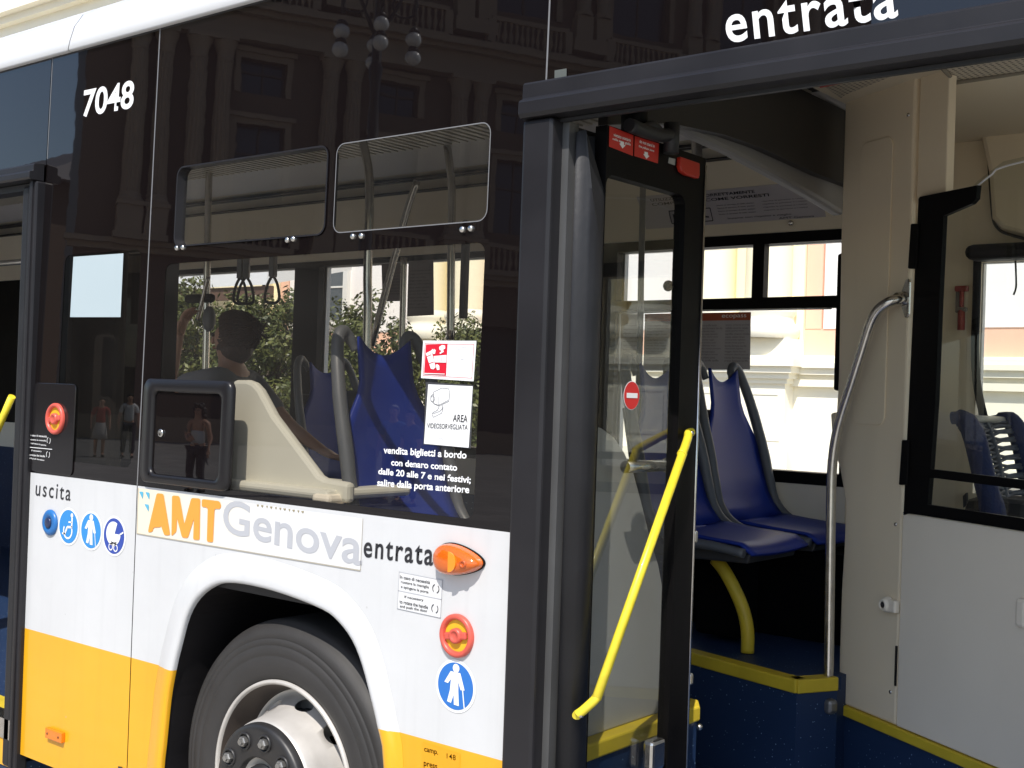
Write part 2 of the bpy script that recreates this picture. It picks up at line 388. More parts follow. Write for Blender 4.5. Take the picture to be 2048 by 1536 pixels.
# ---- black glass band: panels with holes that follow the lean of the side
def panel(name, x0, x1, z0, z1, holes, material, eps=0., rc=.028, parent=bus):
    bm = BM()
    xs = sorted({x0, x1, *[h[0] for h in holes], *[h[1] for h in holes]})
    zz = sorted({z0, z1, *[h[2] for h in holes], *[h[3] for h in holes], *[z0+(z1-z0)*k/14 for k in range(1, 14)]})
    V = {}
    def v(x, z):
        if (x, z) not in V: V[(x, z)] = bm.verts.new((x, ys(z)-eps, z))
        return V[(x, z)]
    for xa, xb in zip(xs, xs[1:]):
        for za, zb in zip(zz, zz[1:]):
            cx, cz = (xa+xb)/2, (za+zb)/2
            if any(h[0] < cx < h[1] and h[2] < cz < h[3] for h in holes): continue
            bm.faces.new((v(xa, za), v(xb, za), v(xb, zb), v(xa, zb))).smooth = True
    for h in holes:                            # rounded hole corners
        for cx, sx in ((h[0], 1), (h[1], -1)):
            for cz, sz in ((h[2], 1), (h[3], -1)):
                pts = [(cx, cz)]+[(cx+sx*rc*(1-math.sin(R(90*k/5))), cz+sz*rc*(1-math.cos(R(90*k/5)))) for k in range(6)]
                if sx*sz < 0: pts = pts[::-1]
                face(bm, [Vector((x, ys(z)-eps, z)) for x, z in pts])
    for f in bm.faces:
        f.normal_update()
        if f.normal.y > 0: f.normal_flip()
    return obj(name, bm, material, parent, norm=False)
def pane(name, x0, x1, z0, z1, material, eps=0., parent=bus):
    bm = BM(); K = 10; L = None
    for k in range(K+1):
        z = z0+(z1-z0)*k/K; c = [bm.verts.new((x0, ys(z)-eps, z)), bm.verts.new((x1, ys(z)-eps, z))]
        if L: bm.faces.new((L[0], L[1], c[1], c[0])).smooth = True
        L = c
    return obj(name, bm, material, parent, norm=False)
S1 = (-3.315, -2.610, 2.062, 2.312); S2 = (-2.572, -2.005, 2.062, 2.312)      # the two hopper openings
LOW = (-3.36, -2.005, 1.30, 2.005)                                            # big pane below
LA = (-3.96, -3.500, 1.335, 2.06)                                             # pane of the rear panel
top = 2.792
panel('window_surround', XL, XS-.003, BELT+.001, top, [LA], M_frit)
panel('window_surround', XS+.003, -1.834, BELT+.001, top, [S1, S2, LOW], M_frit)
panel('window_surround', -1.829, .75, 2.30, top, [], M_frit)
panel('window_surround', -11, XL-.004, 2.39, top, [], M_frit)
panel('window_surround', -.42, .75, BELT, 2.299, [(-.34, .7, 1.33, 2.25)], M_frit)
panel('window_surround', -11, -5.42, BELT, 2.389, [(-8.1, -5.6, 1.33, 2.25), (-10.8, -8.2, 1.33, 2.25)], M_frit)
for h in (LA, LOW): pane('window_pane', h[0]-.002, h[1]+.002, h[2]-.002, h[3]+.002, M_dimpane if h is LA else M_pane, -.0015)
M_slot = glass('hopper_glass', (.78, .76, .71), 1.52, bump=.00018, dirt=.01)
M_sil = mat('seam_sealant', (.17, .17, .175), .5)
for x, z0 in ((XS, BELT), (-1.8315, 2.39), (XL+.004, 2.42)):
    flat('panel_seam', [[(x-.0028, z0+.0), (x+.0028, z0+.0), (x+.0028, 2.4), (x-.0028, 2.4)], [(x-.0028, 2.4), (x+.0028, 2.4), (x+.0028, top), (x-.0028, top)]] if z0 < 2.3 else [[(x-.0025, z0), (x+.0025, z0), (x+.0025, top), (x-.0025, top)]], M_sil, bus, .0006)
for i, h in enumerate((S1, S2)):
    hw = pane('opening_window', h[0]-.002, h[1]+.002, h[2]-.002, h[3]+.002, M_slot, -.022 if i == 0 else -.0015)
    bm = BM()
    if i == 0:                                  # recessed pane: visible reveal round it
        loop = rrect(h[0], h[1], h[2], h[3], .028, 5); k = len(loop)
        A = [bm.verts.new((x, ys(z)-.004, z)) for x, z in loop]; B = [bm.verts.new((x+(.013 if x > -2.9 else .006), ys(z)+.03, z)) for x, z in loop]
        C_ = [bm.verts.new((x+(-.005 if x > -2.9 else -.005)*0, ys(z)-.004, z)) for x, z in rrect(h[0]-.005, h[1]+.005, h[2]-.005, h[3]+.005, .033, 5)]
        for j in range(k):
            bm.faces.new((A[j], A[(j+1)%k], B[(j+1)%k], B[j])); bm.faces.new((C_[j], C_[(j+1)%k], A[(j+1)%k], A[j]))
        obj('window_frame', bm, M_grey, hw)
    else:
        loop = rrect(h[0], h[1], h[2], h[3], .028, 5); o2 = rrect(h[0]-.003, h[1]+.003, h[2]-.003, h[3]+.003, .031, 5); k = len(loop)
        A = [bm.verts.new((x, ys(z)-.001, z)) for x, z in loop]; C_ = [bm.verts.new((x, ys(z)-.001, z)) for x, z in o2]
        for j in range(k): bm.faces.new((C_[j], C_[(j+1)%k], A[(j+1)%k], A[j]))
        obj('window_frame', bm, M_sil, hw)
for px in ((354,496),(366,495),(575,480),(587,478),(706,473),(723,472),(925,459),(942,457)):
    q = WY(*px, .01); bm = BM(); T = Matrix.Translation((q.x, ys(q.z), q.z)) @ MZ
    lathe(bm, [(.0085,.0),(.0085,.004),(.006,.007),(.0005,.008)], 20, T); obj('window_bolt', bm, M_steel, bus)

# ---- cantrail and roof
bm = BM(); prof = [(.030,2.792),(.010,2.7925),(.006,2.797),(.012,2.83),(.028,2.885),(.06,2.935),(.12,2.975),(.25,3.0),(.7,3.03),(1.22,3.04),(1.8,3.03),(2.25,3.0),(2.42,2.94),(2.49,2.8)]
for xa, xb in ((-11, -3.985), (-3.981, .75)):
    L = None
    for y, z in prof:
        c = [bm.verts.new((xa, y, z)), bm.verts.new((xb, y, z))]
        if L: bm.faces.new((L[0], L[1], c[1], c[0])).smooth = True
        L = c
M_roof = mat('roof_white', WHITE, .35, var=.03, vscale=3, coat=.3)
obj('roof', bm, M_roof, bus)
bm = BM(); box(bm, (-11, .06, 2.70), (.75, 2.44, 2.74)); obj('roof_core', bm, M_dark, bus)

# ---- door headers and posts
def header(x0, x1, zt, zb, parent=bus):
    h = zt-zb; bm = BM()
    prof = [(.012, zt), (.01, zt), (-.026, zt-.004), (-.031, zt-.010), (-.032, zb+h*.52), (-.043, zb+h*.46), (-.047, zb+h*.40), (-.047, zb+h*.10), (-.040, zb), (.012, zb-.001)]
    ngon_prism(bm, [Vector((x0, y, z)) for y, z in prof], (x1-x0, 0, 0))
    return obj('door_header', bm, M_grey, parent, bev=.0025)
header(-1.866, .3, 2.388, 2.294); header(-5.45, XL-.003, 2.402, 2.338)
bm = BM(); box(bm, (-1.80, .0, 2.283), (.3, .012, 2.2915)); obj('door_seal', bm, M_rubf, bus)
bm = BM(); box(bm, (-5.4, .0, 2.31), (XL-.02, .06, 2.334)); obj('door_seal', bm, M_rubf, bus)
bm = BM()
bbox(bm, (-1.866, -.030, .22), (-1.772, .035, 2.292), .010, 3)
obj('door_post', bm, M_grey, bus, smooth=False)
bm = BM(); box(bm, (-1.772, .012, .22), (-1.752, .05, 2.285)); obj('door_jamb', bm, mat('aluminium_jamb', (.15, .15, .15), .4, metal=.6, var=.2), bus)
bm = BM(); box(bm, (-1.80, .05, .22), (-1.76, .16, 2.28)); obj('door_jamb', bm, M_dark, bus)
bm = BM()
bbox(bm, (XL-.052, -.020, .18), (XL-.001, .03, 2.337), .008, 2); bbox(bm, (XL-.030, -.027, .18), (XL-.018, .02, 2.337), .004, 2)
obj('door_post', bm, M_grey, bus)
bm = BM(); bbox(bm, (XL-.11, -.012, .2), (XL-.056, .04, 2.325), .012, 3); obj('rubber_edge', bm, M_rub, bus)
q = [WY(*p_) for p_ in ((1102,138),(1126,134),(1126,157),(1102,160))]
flat('adhesive_label', [[(v.x, v.z) for v in q]], mat('faded_label', (.10, .11, .10), .5), bus, .003)
# rubber finger guard of the open front leaf
bm = BM(); tube(bm, [(-1.722, .062, .2), (-1.722, .062, 2.25)], .037, 24, smooth=0)
for v in bm.verts:
    if v.co.z > 2: v.co.z = 2.262-(.14 if v.co.x > -1.71 else 0)-(.10 if v.co.x > -1.695 else 0)
obj('rubber_edge', bm, M_rub, bus)
bm = BM(); box(bm, (-1.765, .035, .2), (-1.756, .075, 2.268)); obj('rubber_edge', bm, M_rubf, bus)

# ---- writing and stickers on the side
text_side('7048', (157,233), (258,214), (157,178), M_white, bus, bold=.022, shear=.08)
text_side('entrata', (1447,84), (1791,31), (1440,16), M_white, bus, bold=.014, spacing=1.12, eps=.0012)
text_side('uscita', (71,991), (141,1002), (73,962), M_ink, bus, bold=.006, spacing=1.25)
text_side('entrata', (727,1114), (866,1132), (729,1077), M_ink, bus, bold=.016, spacing=1.18)
# operator's strip
bm = BM(); P = [WY(*p_) for p_ in ((277,976),(727,1037),(722,1140),(274,1066))]
me = face(bm, [Vector((v.x, -.0012, v.z)) for v in P])
strip = bpy.data.materials.new('aged_strip'); strip.use_nodes = True; n = strip.node_tree.nodes; l = strip.node_tree.links; p = n['Principled BSDF']
tc = n.new('ShaderNodeTexCoord'); sp = n.new('ShaderNodeSeparateXYZ'); l.new(tc.outputs['Object'], sp.inputs[0])
mr = n.new('ShaderNodeMapRange'); mr.inputs[1].default_value = -3.45; mr.inputs[2].default_value = -2.75; l.new(sp.outputs[0], mr.inputs[0])
no = n.new('ShaderNodeTexNoise'); no.inputs['Scale'].default_value = 9; no.inputs['Detail'].default_value = 8; l.new(tc.outputs['Object'], no.inputs['Vector'])
ad = n.new('ShaderNodeMath'); ad.operation = 'MULTIPLY_ADD'; ad.inputs[1].default_value = .5; l.new(no.outputs[0], ad.inputs[0]); l.new(mr.outputs[0], ad.inputs[2])
su = n.new('ShaderNodeMath'); su.operation = 'SUBTRACT'; su.inputs[1].default_value = .25; su.use_clamp = True; l.new(ad.outputs[0], su.inputs[0])
mx = n.new('ShaderNodeMix'); mx.data_type = 'RGBA'; mx.inputs[6].default_value = (.80, .71, .55, 1); mx.inputs[7].default_value = (.69, .69, .69, 1); l.new(su.outputs[0], mx.inputs[0]); l.new(mx.outputs[2], p.inputs['Base Color']); p.inputs['Roughness'].default_value = .4
ost = obj('operator_strip', bm, strip, bus)
M_edge = mat('strip_edge', (.42, .38, .30), .6)
e = [(v.x, v.z) for v in P]
flat('strip_border', [[e[3], e[2], (e[2][0], e[2][1]-.003), (e[3][0], e[3][1]-.003)], [e[0], (e[0][0]+.003, e[0][1]), (e[3][0]+.003, e[3][1]), e[3]], [e[1], e[2], (e[2][0]-.0015, e[2][1]), (e[1][0]-.0015, e[1][1])]], M_edge, bus, .0022)
def rnd_poly(px, r=3.0):                        # photo polygon with rounded corners
    P = [Vector(p) for p in px]; out = []
    for i, p in enumerate(P):
        a = P[i-1]; b = P[(i+1)%len(P)]; da = (a-p); db = (b-p); ra = min(r, da.length*.45); rb = min(r, db.length*.45)
        s0 = p+da.normalized()*ra; s1 = p+db.normalized()*rb
        for k in range(5):
            t = k/4; out.append(s0*(1-t)**2+p*2*t*(1-t)+s1*t*t)
    return pq(*[(v.x, v.y) for v in out])
def zo(pts, ox=260, oy=960, s=4.267): return [(ox+x/s, oy+y/s) for x, y in pts]
flat('lettering', [
    rnd_poly(zo([(235,112),(292,118),(350,470),(300,472),(268,385),(268,402),(205,405),(200,440),(160,448),(165,410)]), 4),
    rnd_poly(zo([(365,132),(428,136),(470,375),(530,152),(606,158),(600,512),(545,508),(552,330),(500,495),(450,490),(408,325),(402,440),(360,480)]), 4),
    rnd_poly(zo([(620,162),(770,180),(785,215),(775,248),(728,244),(714,532),(662,525),(670,236),(618,228)]), 4)], M_orl, bus, .003)
flat('operator_mark', [rnd_poly(zo([(84,98),(120,100),(114,162)]), 2), rnd_poly(zo([(137,102),(173,108),(170,168)]), 2), rnd_poly(zo([(128,204),(167,210),(165,270)]), 2)], M_blt, bus, .003)
text_side('Genova', (446,1064), (724,1133), (449,996), M_grl, bus, bold=.012, eps=.0022)
flat('scuff_mark', [pq((515+i*9+random.uniform(-2,2), 1009+i*1.3), (519+i*9, 1009+i*1.3), (517+i*9, 1014+i*1.3)) for i in range(11)], mat('old_glue', (.30, .25, .14), .7), bus, .0024)
# door instructions (white panel, and white on black)
def notice_rows(rows, material, bold=.012, eps=.0022):
    for s_, a, b, c in rows: text_side(s_, a, b, c, material, bus, bold=bold, eps=eps)
flat('instruction_label', [pq((799,1143),(886,1160),(882,1236),(795,1217))], mat('label_white', (.70, .70, .70), .5), bus, .0012)
flat('label_border', [pq((797,1180),(884,1198),(884,1199.5),(797,1181.5)), pq((799,1143),(886,1160),(886,1161),(799,1144)), pq((795,1216),(882,1235),(882,1236),(795,1217)), pq((799,1143),(800,1143),(796,1217),(795,1217)), pq((885,1160),(886,1160),(882,1236),(881,1236))], M_grl, bus, .002)
notice_rows([('In caso di necessità', (801,1156.5), (861,1168), (801,1150)), ('ruotare la maniglia', (803,1167.5), (859,1178.5), (803,1160.5)), ('e spingere la porta', (803,1177), (858,1188.5), (803,1170)),
             ('If necessary', (810,1197), (848,1204), (810,1190.5)), ('to rotate the handle', (800,1206), (857,1218), (800,1199)), ('and push the door', (801,1216), (856,1226.5), (801,1209))], M_ink)
notice_rows([('In caso di necessità', (62,872), (96,875), (62,868)), ('ruotare la maniglia', (62,881), (95,884), (62,877)), ('e spingere la porta', (62,888), (95,893), (62,884)),
             ('If necessary', (66,903), (86,905), (66,899)), ('to rotate the handle', (61,911), (93,914.5), (61,907)), ('and push the door', (61,918), (92,923), (61,914))], M_white, .01, .0066)
flat('label_line', [pq((60,893.5),(107,898),(107,899.2),(60,894.8))], M_white, bus, .0066)
def ring_arc(cx, cz, r, a0, a1, wd, n=10):
    o_ = [(cx+(r+wd/2)*math.cos(R(a0+(a1-a0)*k/n)), cz+(r+wd/2)*math.sin(R(a0+(a1-a0)*k/n))) for k in range(n+1)]
    i_ = [(cx+(r-wd/2)*math.cos(R(a0+(a1-a0)*k/n)), cz+(r-wd/2)*math.sin(R(a0+(a1-a0)*k/n))) for k in range(n+1)]
    return o_+i_[::-1]
for px, mt in (((873,1177), M_ink), ((871,1217), M_ink), ((100,881), M_white), ((99,909), M_white)):
    q = WY(*px); flat('turn_arrow', [ring_arc(q.x, q.z, .011, 110, 230, .0022), ring_arc(q.x, q.z, .011, -70, 50, .0022)], mt, bus, .0066 if mt is M_white else .003)
flat('camp_label', [pq((845,1484),(921,1508),(918,1600),(843,1575))], mat('label_yellow', (.74, .34, .012), .45), bus, .0012)
text_side('camp.', (849,1506), (877,1513), (849,1495), M_brown, bus, bold=.02)
text_side('148', (894,1517), (912,1521), (894,1506), M_brown, bus, bold=.008, spacing=1.1)
text_side('press.', (848,1535), (878,1543), (848,1523), M_brown, bus, bold=.02)
flat('lettering', [pq((237,1532),(246,1534),(246,1540),(237,1538))], M_ink, bus, .002)
# ticket lines on the glass
text_side('vendita biglietti a bordo', (766,911), (932,922), (767,893), M_white, bus, bold=.026)
text_side('con denaro contato', (782,931), (914,942), (782,918), M_white, bus, bold=.026)
text_side('dalle 20 alle 7 e nei festivi;', (756,950.5), (941,969), (757,935.5), M_white, bus, bold=.026)
text_side('salire dalla porta anteriore', (754,976), (938,991), (755,958), M_white, bus, bold=.026)
# two white signs behind one another on a grey backing
flat('sticker_backing', [pq((838,755),(1040,765),(948,772),(940,897),(846,888),(853,765))[:0] or pq((850,764),(945,770),(941,897),(846,889))], mat('backing_grey', (.05,.05,.055), .5), bus, .0012)
red = flat('warning_sign', [pq((844,681),(950.5,681.5),(945.5,762.5),(840.5,756))], M_white, bus, .002)
def zs(pts): return pq(*[(700+x/4.151, 650+y/4.151) for x, y in pts])
M_sred = mat('sign_red', (.62, .01, .03), .4)
flat('sign_field', [zs([(622,162),(802,155),(792,420),(610,408)])], M_sred, red, .003)
flat('sign_border', [zs([(614,152),(1022,158),(1022,161),(614,155)]), zs([(614,152),(617,152),(603,418),(600,418)]), zs([(1019,158),(1022,158),(1008,442),(1005,442)]), zs([(600,416),(1008,439),(1008,442),(600,419)])], M_sred, red, .003)
flat('pictogram', [zs([(625,235),(672,210),(708,350),(690,368),(668,362)]), zs([(672,212),(680,196),(686,210),(694,196),(700,208),(708,204),(702,238),(685,240)]), zs([(690,258),(798,248),(796,312),(700,310)]), zs([(735,182),(760,165),(785,170),(786,195),(768,205),(775,222),(745,240),(738,232),(758,215),(738,205)]), zs([(708,330),(722,325),(738,338),(740,372),(720,374)]), zs([(615,398),(785,404),(784,410),(615,405)])], M_white, red, .0042)
flat('pictogram_line', [zs([(636,258),(672,243),(673,248),(637,263)]), zs([(652,318),(694,303),(695,308),(653,323)]), zs([(728,262),(731,262),(729,302),(726,302)]), zs([(760,260),(763,260),(761,302),(758,302)])], M_sred, red, .005)
for i, (a, b) in enumerate((((832,183),(1000,187)), ((835,205),(985,208)), ((826,232),(1005,238)), ((824,252),(1000,262)), ((875,280),(945,285)))):
    A_ = (700+a[0]/4.151, 650+a[1]/4.151+1); B_ = (700+b[0]/4.151, 650+b[1]/4.151+1)
    text_side(('si avvisa la clientela che', 'il danneggiamento e il', 'mancato rispetto del mezzo', 'saranno perseguiti a norma', 'di legge')[i], A_, B_, (A_[0], A_[1]-3.4), M_grl, red, eps=.0030, bold=.0)
cam_s = flat('surveillance_sign', [pq((855,768.5),(944,772.5),(937,895.5),(847.7,887.3))], M_white, bus, .002)
text_side('AREA', (905,843), (934.5,845), (906,828.5), M_ink, cam_s, eps=.0030, bold=.012)
text_side('VIDEOSORVEGLIATA', (853.5,856), (935,860), (854,846), M_ink, cam_s, eps=.0030, bold=.008)
for i, s_ in enumerate(('La presente area è sottoposta a controllo', 'video per motivi di sicurezza e tutela', 'dei passeggeri')):
    text_side(s_, (855,864.5+i*5.6), (933 if i < 2 else 895, 868.5+i*5.6), (855,861.5+i*5.6), M_grl, cam_s, eps=.0030)
def stroke(px, wd=1.0):                         # thin drawn line through photo pixels
    out = []
    for a, b in zip(px, px[1:]):
        a = Vector(a); b = Vector(b); d = (b-a).normalized(); nn = Vector((-d.y, d.x))*wd/2
        out.append(pq(tuple(a+nn), tuple(b+nn), tuple(b-nn), tuple(a-nn)))
    return out
def zl(pts): return [(700+x/4.151, 650+y/4.151) for x, y in pts]
dr = []
for path in ([(690,555),(760,522),(815,528),(825,560),(820,620),(735,665),(690,650),(690,555)], [(690,650),(735,672),(822,632)], [(735,590),(735,665)], [(690,570),(668,590),(668,630),(692,645)],
             [(765,665),(765,690),(745,715),(690,735)], [(735,680),(725,705),(690,722)], [(690,722),(678,740),(690,765),(712,755),(760,730),(772,680)]): dr += stroke(zl(path), .9)
for a0 in range(0, 360, 30): dr += stroke(zl([(683+16*math.cos(R(a0)), 612+24*math.sin(R(a0))), (683+16*math.cos(R(a0+30)), 612+24*math.sin(R(a0+30)))]), .9)
flat('camera_drawing', dr, mat('drawing_grey', (.16,.16,.17), .5), cam_s, .0032)
flat('paper_notice', [pq((142,513),(242,506),(238,634),(137,634))], M_paper, bus, .002)
# round signs
def round_sign(px, rad, shapes, blue, name='pictogram_sign'):
    q = WY(*px); c = (q.x, q.z)
    o = flat(name, [circ(*c, rad, 56)], M_white, bus, .0015)
    flat('sign_field', [circ(*c, rad*.885, 56)], blue, o, .0025)
    flat('pictogram', [[(c[0]+x*rad, c[1]+z*rad) for x, z in P] for P in shapes], M_white, o, .0035)
    return o
def seg(a, b, wd):
    a = Vector(a); b = Vector(b); d = (b-a).normalized(); nn = Vector((-d.y, d.x))*wd/2
    return [tuple(a+nn), tuple(b+nn), tuple(b-nn), tuple(a-nn)]
MAN = [circ(.02, .68, .165, 20), [(-.25,.53),(.24,.53),(.48,-.08),(.28,-.10),(.15,.18),(.17,-.17),(.22,-.71),(-.03,-.70),(-.06,-.33),(-.18,-.66),(-.38,-.63),(-.25,-.17),(-.22,.24),(-.36,.06),(-.55,.08)], seg((.38,-.09),(.49,-.76),.05)]
CHAIR = [circ(.33, .62, .12, 20), seg((.36,.50),(.34,-.02),.13), seg((.38,.0),(-.08,-.03),.12), seg((.34,.26),(.02,.24),.08), ring_arc(-.02,-.22,.40,150,380,.10,24), seg((-.08,-.03),(-.30,-.42),.12), seg((-.26,-.40),(-.56,-.40),.10)]
PRAM = [[(.62*math.cos(R(a))-.03, .60*math.sin(R(a))+.12) for a in range(60, 366, 12)]+[(.08,.12)], seg((.5,.10),(.82,.26),.08), ring_arc(-.22,-.55,.16,0,360,.06,20), ring_arc(.20,-.58,.16,0,360,.06,20), seg((-.25,-.40),(.28,-.30),.06), seg((.28,-.40),(-.2,-.30),.06)]
M_bl2 = mat('sign_light_blue', (.03, .25, .62), .35, var=.05)
round_sign((912,1372), .0675, MAN, M_blue)
round_sign((138,1053), .0655, CHAIR, M_bl2); round_sign((183,1061.5), .067, MAN, M_bl2); round_sign((229,1072), .067, PRAM, M_blued)
# blue push button
q = WY(102,1045); bt = sub('push_button', (q.x, 0, q.z), bus)
bm = BM(); lathe(bm, [(.046,.001),(.046,.006),(.040,.011),(.028,.014),(.024,.010),(.0005,.010)], 40, MZ); obj('button_ring', bm, mat('button_blue', (.02, .14, .40), .35), bt)
bm = BM(); lathe(bm, [(.019,.010),(.019,.014),(.015,.016),(.0005,.016)], 32, MZ); obj('button_cap', bm, mat('button_dark', (.02, .03, .08), .3), bt)
# emergency handles
def emergency(px, y0=0.):
    q = WY(*px); h = sub('emergency_handle', (q.x, ys(q.z)-y0, q.z), bus)
    bm = BM(); lathe(bm, [(.0555,.0),(.0555,.008),(.052,.0125),(.046,.013),(.042,.010),(.040,.002)], 56, MZ); obj('handle_ring', bm, M_redp, h)
    bm = BM(); lathe(bm, [(.0405,.002),(.0005,.002)], 40, MZ); obj('handle_plate', bm, mat('handle_yellow', (.75, .45, .02), .45), h)
    bm = BM()
    bbox(bm, (-.037, -.0125, -.0095), (.037, -.003, .0095), .004, 2); lathe(bm, [(.020,.002),(.019,.014),(.012,.016),(.011,.0135),(.0005,.0135)], 32, MZ)
    bmesh.ops.rotate(bm, verts=bm.verts, cent=(0,0,0), matrix=Matrix.Rotation(R(-8), 3, 'Y')); obj('turn_knob', bm, M_redp, h)
emergency((915.5,1271)); 
bm = BM(); q0 = WY(64,764); q1 = WY(146,945)
ngon_prism(bm, [Vector((x, ys(z)-.0005, z)) for x, z in rrect(XL+.004, q1.x, BELT+.006, WY(146,768).z, .02)], (0, -.005, 0))
obj('handle_cover', bm, mat('gloss_black_plate', (.012, .011, .012), .12, var=.1), bus, bev=.002)
emergency((114.5,837.5), .006)
# amber marker lamp
q = WY(909,1124,-.02); lamp = sub('side_indicator', (q.x, 0, q.z), bus)
def egg(a, sx=1.):                              # egg outline, blunt end to the left
    x = math.cos(a); return Vector(((.078*x+.014*math.cos(2*a)*.4)*sx, (.039*math.sin(a)*(1-.22*x)+.004)*sx))
M_amb = bpy.data.materials.new('amber_lens'); M_amb.use_nodes = True; p = M_amb.node_tree.nodes['Principled BSDF']
p.inputs['Base Color'].default_value = (.66, .13, .006, 1); p.inputs['Roughness'].default_value = .1; p.inputs['Subsurface Weight'].default_value = .35; p.inputs['Subsurface Radius'].default_value = (.02, .008, .001); p.inputs['Coat Weight'].default_value = .8
bm = BM(); rg = []
for s_, h in ((1.0,-.0),(1.0,-.012),(.965,-.024),(.88,-.033),(.74,-.039),(.55,-.043),(.30,-.045),(.05,-.0455)):
    rg.append([bm.verts.new((egg(2*PI*k/48, s_).x, h, egg(2*PI*k/48, s_).y)) for k in range(48)])
for a, b in zip(rg, rg[1:]):
    for k in range(48): bm.faces.new((a[k], a[(k+1)%48], b[(k+1)%48], b[k])).smooth = True
bm.faces.new(rg[-1])
obj('lens', bm, M_amb, lamp)
bm = BM(); rg = [[bm.verts.new((egg(2*PI*k/48, 1.04).x, h, egg(2*PI*k/48, 1.04).y)) for k in range(48)] for h in (0, -.006)]
for k in range(48): bm.faces.new((rg[0][k], rg[0][(k+1)%48], rg[1][(k+1)%48], rg[1][k]))
bm.faces.new(rg[1]); obj('lamp_base', bm, M_frame, lamp)
M_amb2 = mat('amber_reflector', (.85, .28, .01), .2, coat=.6)
bm = BM()
for k in range(2): ngon_prism(bm, [Vector((.002+.028*math.sin(R(a))*(.9), -.0450+.0006*(1-math.cos(R(a))), .026*math.cos(R(a))+.003)) for a in range(0, 181, 15)], (0, -.004, 0)); break
obj('reflector', bm, M_amb2, lamp)
bm = BM(); lathe(bm, [(.010,.036),(.010,.046),(.006,.0465),(.0055,.040),(.0005,.040)], 20, Matrix.Translation((.048, 0, .002)) @ MZ); obj('screw', bm, mat('amber_screw', (.55, .10, .02), .4), lamp)
# low orange reflector
q = WY(114,1469); bm = BM(); bbox(bm, (q.x-.052, -.016, q.z-.018), (q.x+.052, 0, q.z+.018), .003, 2); sr = obj('side_reflector', bm, mat('orange_reflector', (.80, .20, .008), .25, var=.12, vscale=60, coat=.5), bus)
for dx in (-.035, .035):
    bm = BM(); lathe(bm, [(.004,.016),(.004,.018),(.0005,.0185)], 12, Matrix.Translation((q.x+dx, 0, q.z)) @ MZ); obj('screw', bm, mat('dark_screw', (.15,.05,.01), .4), sr)
# black hatch with locked flap, standing a little proud of the glass
hx0, hx1, hz0, hz1 = -3.425, -2.972, 1.296, 1.632
bm = BM(); O = rrect(hx0, hx1, hz0, hz1, .030, 6); I = rrect(-3.368, -3.018, 1.325, 1.592, .024, 6); k = len(O)
def ring(P, y): return [bm.verts.new((x, ys(z)+y, z)) for x, z in P]
def shr(P, d, c): return [(x+(c[0]-x)*d, z+(c[1]-z)*d) for x, z in P]
cc = ((hx0+hx1)/2, (hz0+hz1)/2)
LP = [ring(O, .0), ring(O, -.013), ring(shr(O, .03, cc), -.020), ring(shr(I, -.05, cc), -.020), ring(I, -.017), ring(I, -.006)]
for a, b in zip(LP, LP[1:]):
    for j in range(k): bm.faces.new((a[j], a[(j+1)%k], b[(j+1)%k], b[j])).smooth = True
ht = obj('side_hatch', bm, mat('gloss_black_frame', (.012, .011, .012), .3, spec=.35, var=.2, vscale=6), bus)
bm = BM(); ngon_prism(bm, [Vector((x, ys(z)-.010, z)) for x, z in shr(I, .012, cc)], (0, .012, 0)); flap = obj('hatch_flap', bm, M_frit, ht)
q = WY(327,866); bm = BM(); lathe(bm, [(.013,.010),(.013,.013),(.010,.0145),(.006,.0135),(.0005,.0135)], 28, Matrix.Translation((q.x, 0, q.z)) @ MZ); obj('flap_lock', bm, M_steel, ht)
q = WY(307,947); bm = BM(); sphere(bm, Vector((q.x, -.012, q.z)), .009); obj('flap_hinge', bm, M_frame, ht)

# ================================================================== DOOR LEAVES
M_speck = bpy.data.materials.new('speckled_blue_vinyl'); M_speck.use_nodes = True; n = M_speck.node_tree.nodes; l = M_speck.node_tree.links; p = n['Principled BSDF']
tc = n.new('ShaderNodeTexCoord'); vo = n.new('ShaderNodeTexVoronoi'); vo.inputs['Scale'].default_value = 75; l.new(tc.outputs['Object'], vo.inputs['Vector'])
cmp_ = n.new('ShaderNodeMath'); cmp_.operation = 'LESS_THAN'; cmp_.inputs[1].default_value = .16; l.new(vo.outputs[0], cmp_.inputs[0])
w2 = n.new('ShaderNodeTexNoise'); w2.inputs['Scale'].default_value = 60; l.new(tc.outputs['Object'], w2.inputs['Vector'])
g2 = n.new('ShaderNodeMath'); g2.operation = 'GREATER_THAN'; g2.inputs[1].default_value = .56; l.new(w2.outputs[0], g2.inputs[0])
mm = n.new('ShaderNodeMath'); mm.operation = 'MULTIPLY'; l.new(cmp_.outputs[0], mm.inputs[0]); l.new(g2.outputs[0], mm.inputs[1])
mx = n.new('ShaderNodeMix'); mx.data_type = 'RGBA'; mx.inputs[6].default_value = (.008, .027, .080, 1); mx.inputs[7].default_value = (.22, .34, .46, 1); l.new(mm.outputs[0], mx.inputs[0]); l.new(mx.outputs[2], p.inputs['Base Color']); p.inputs['Roughness'].default_value = .55

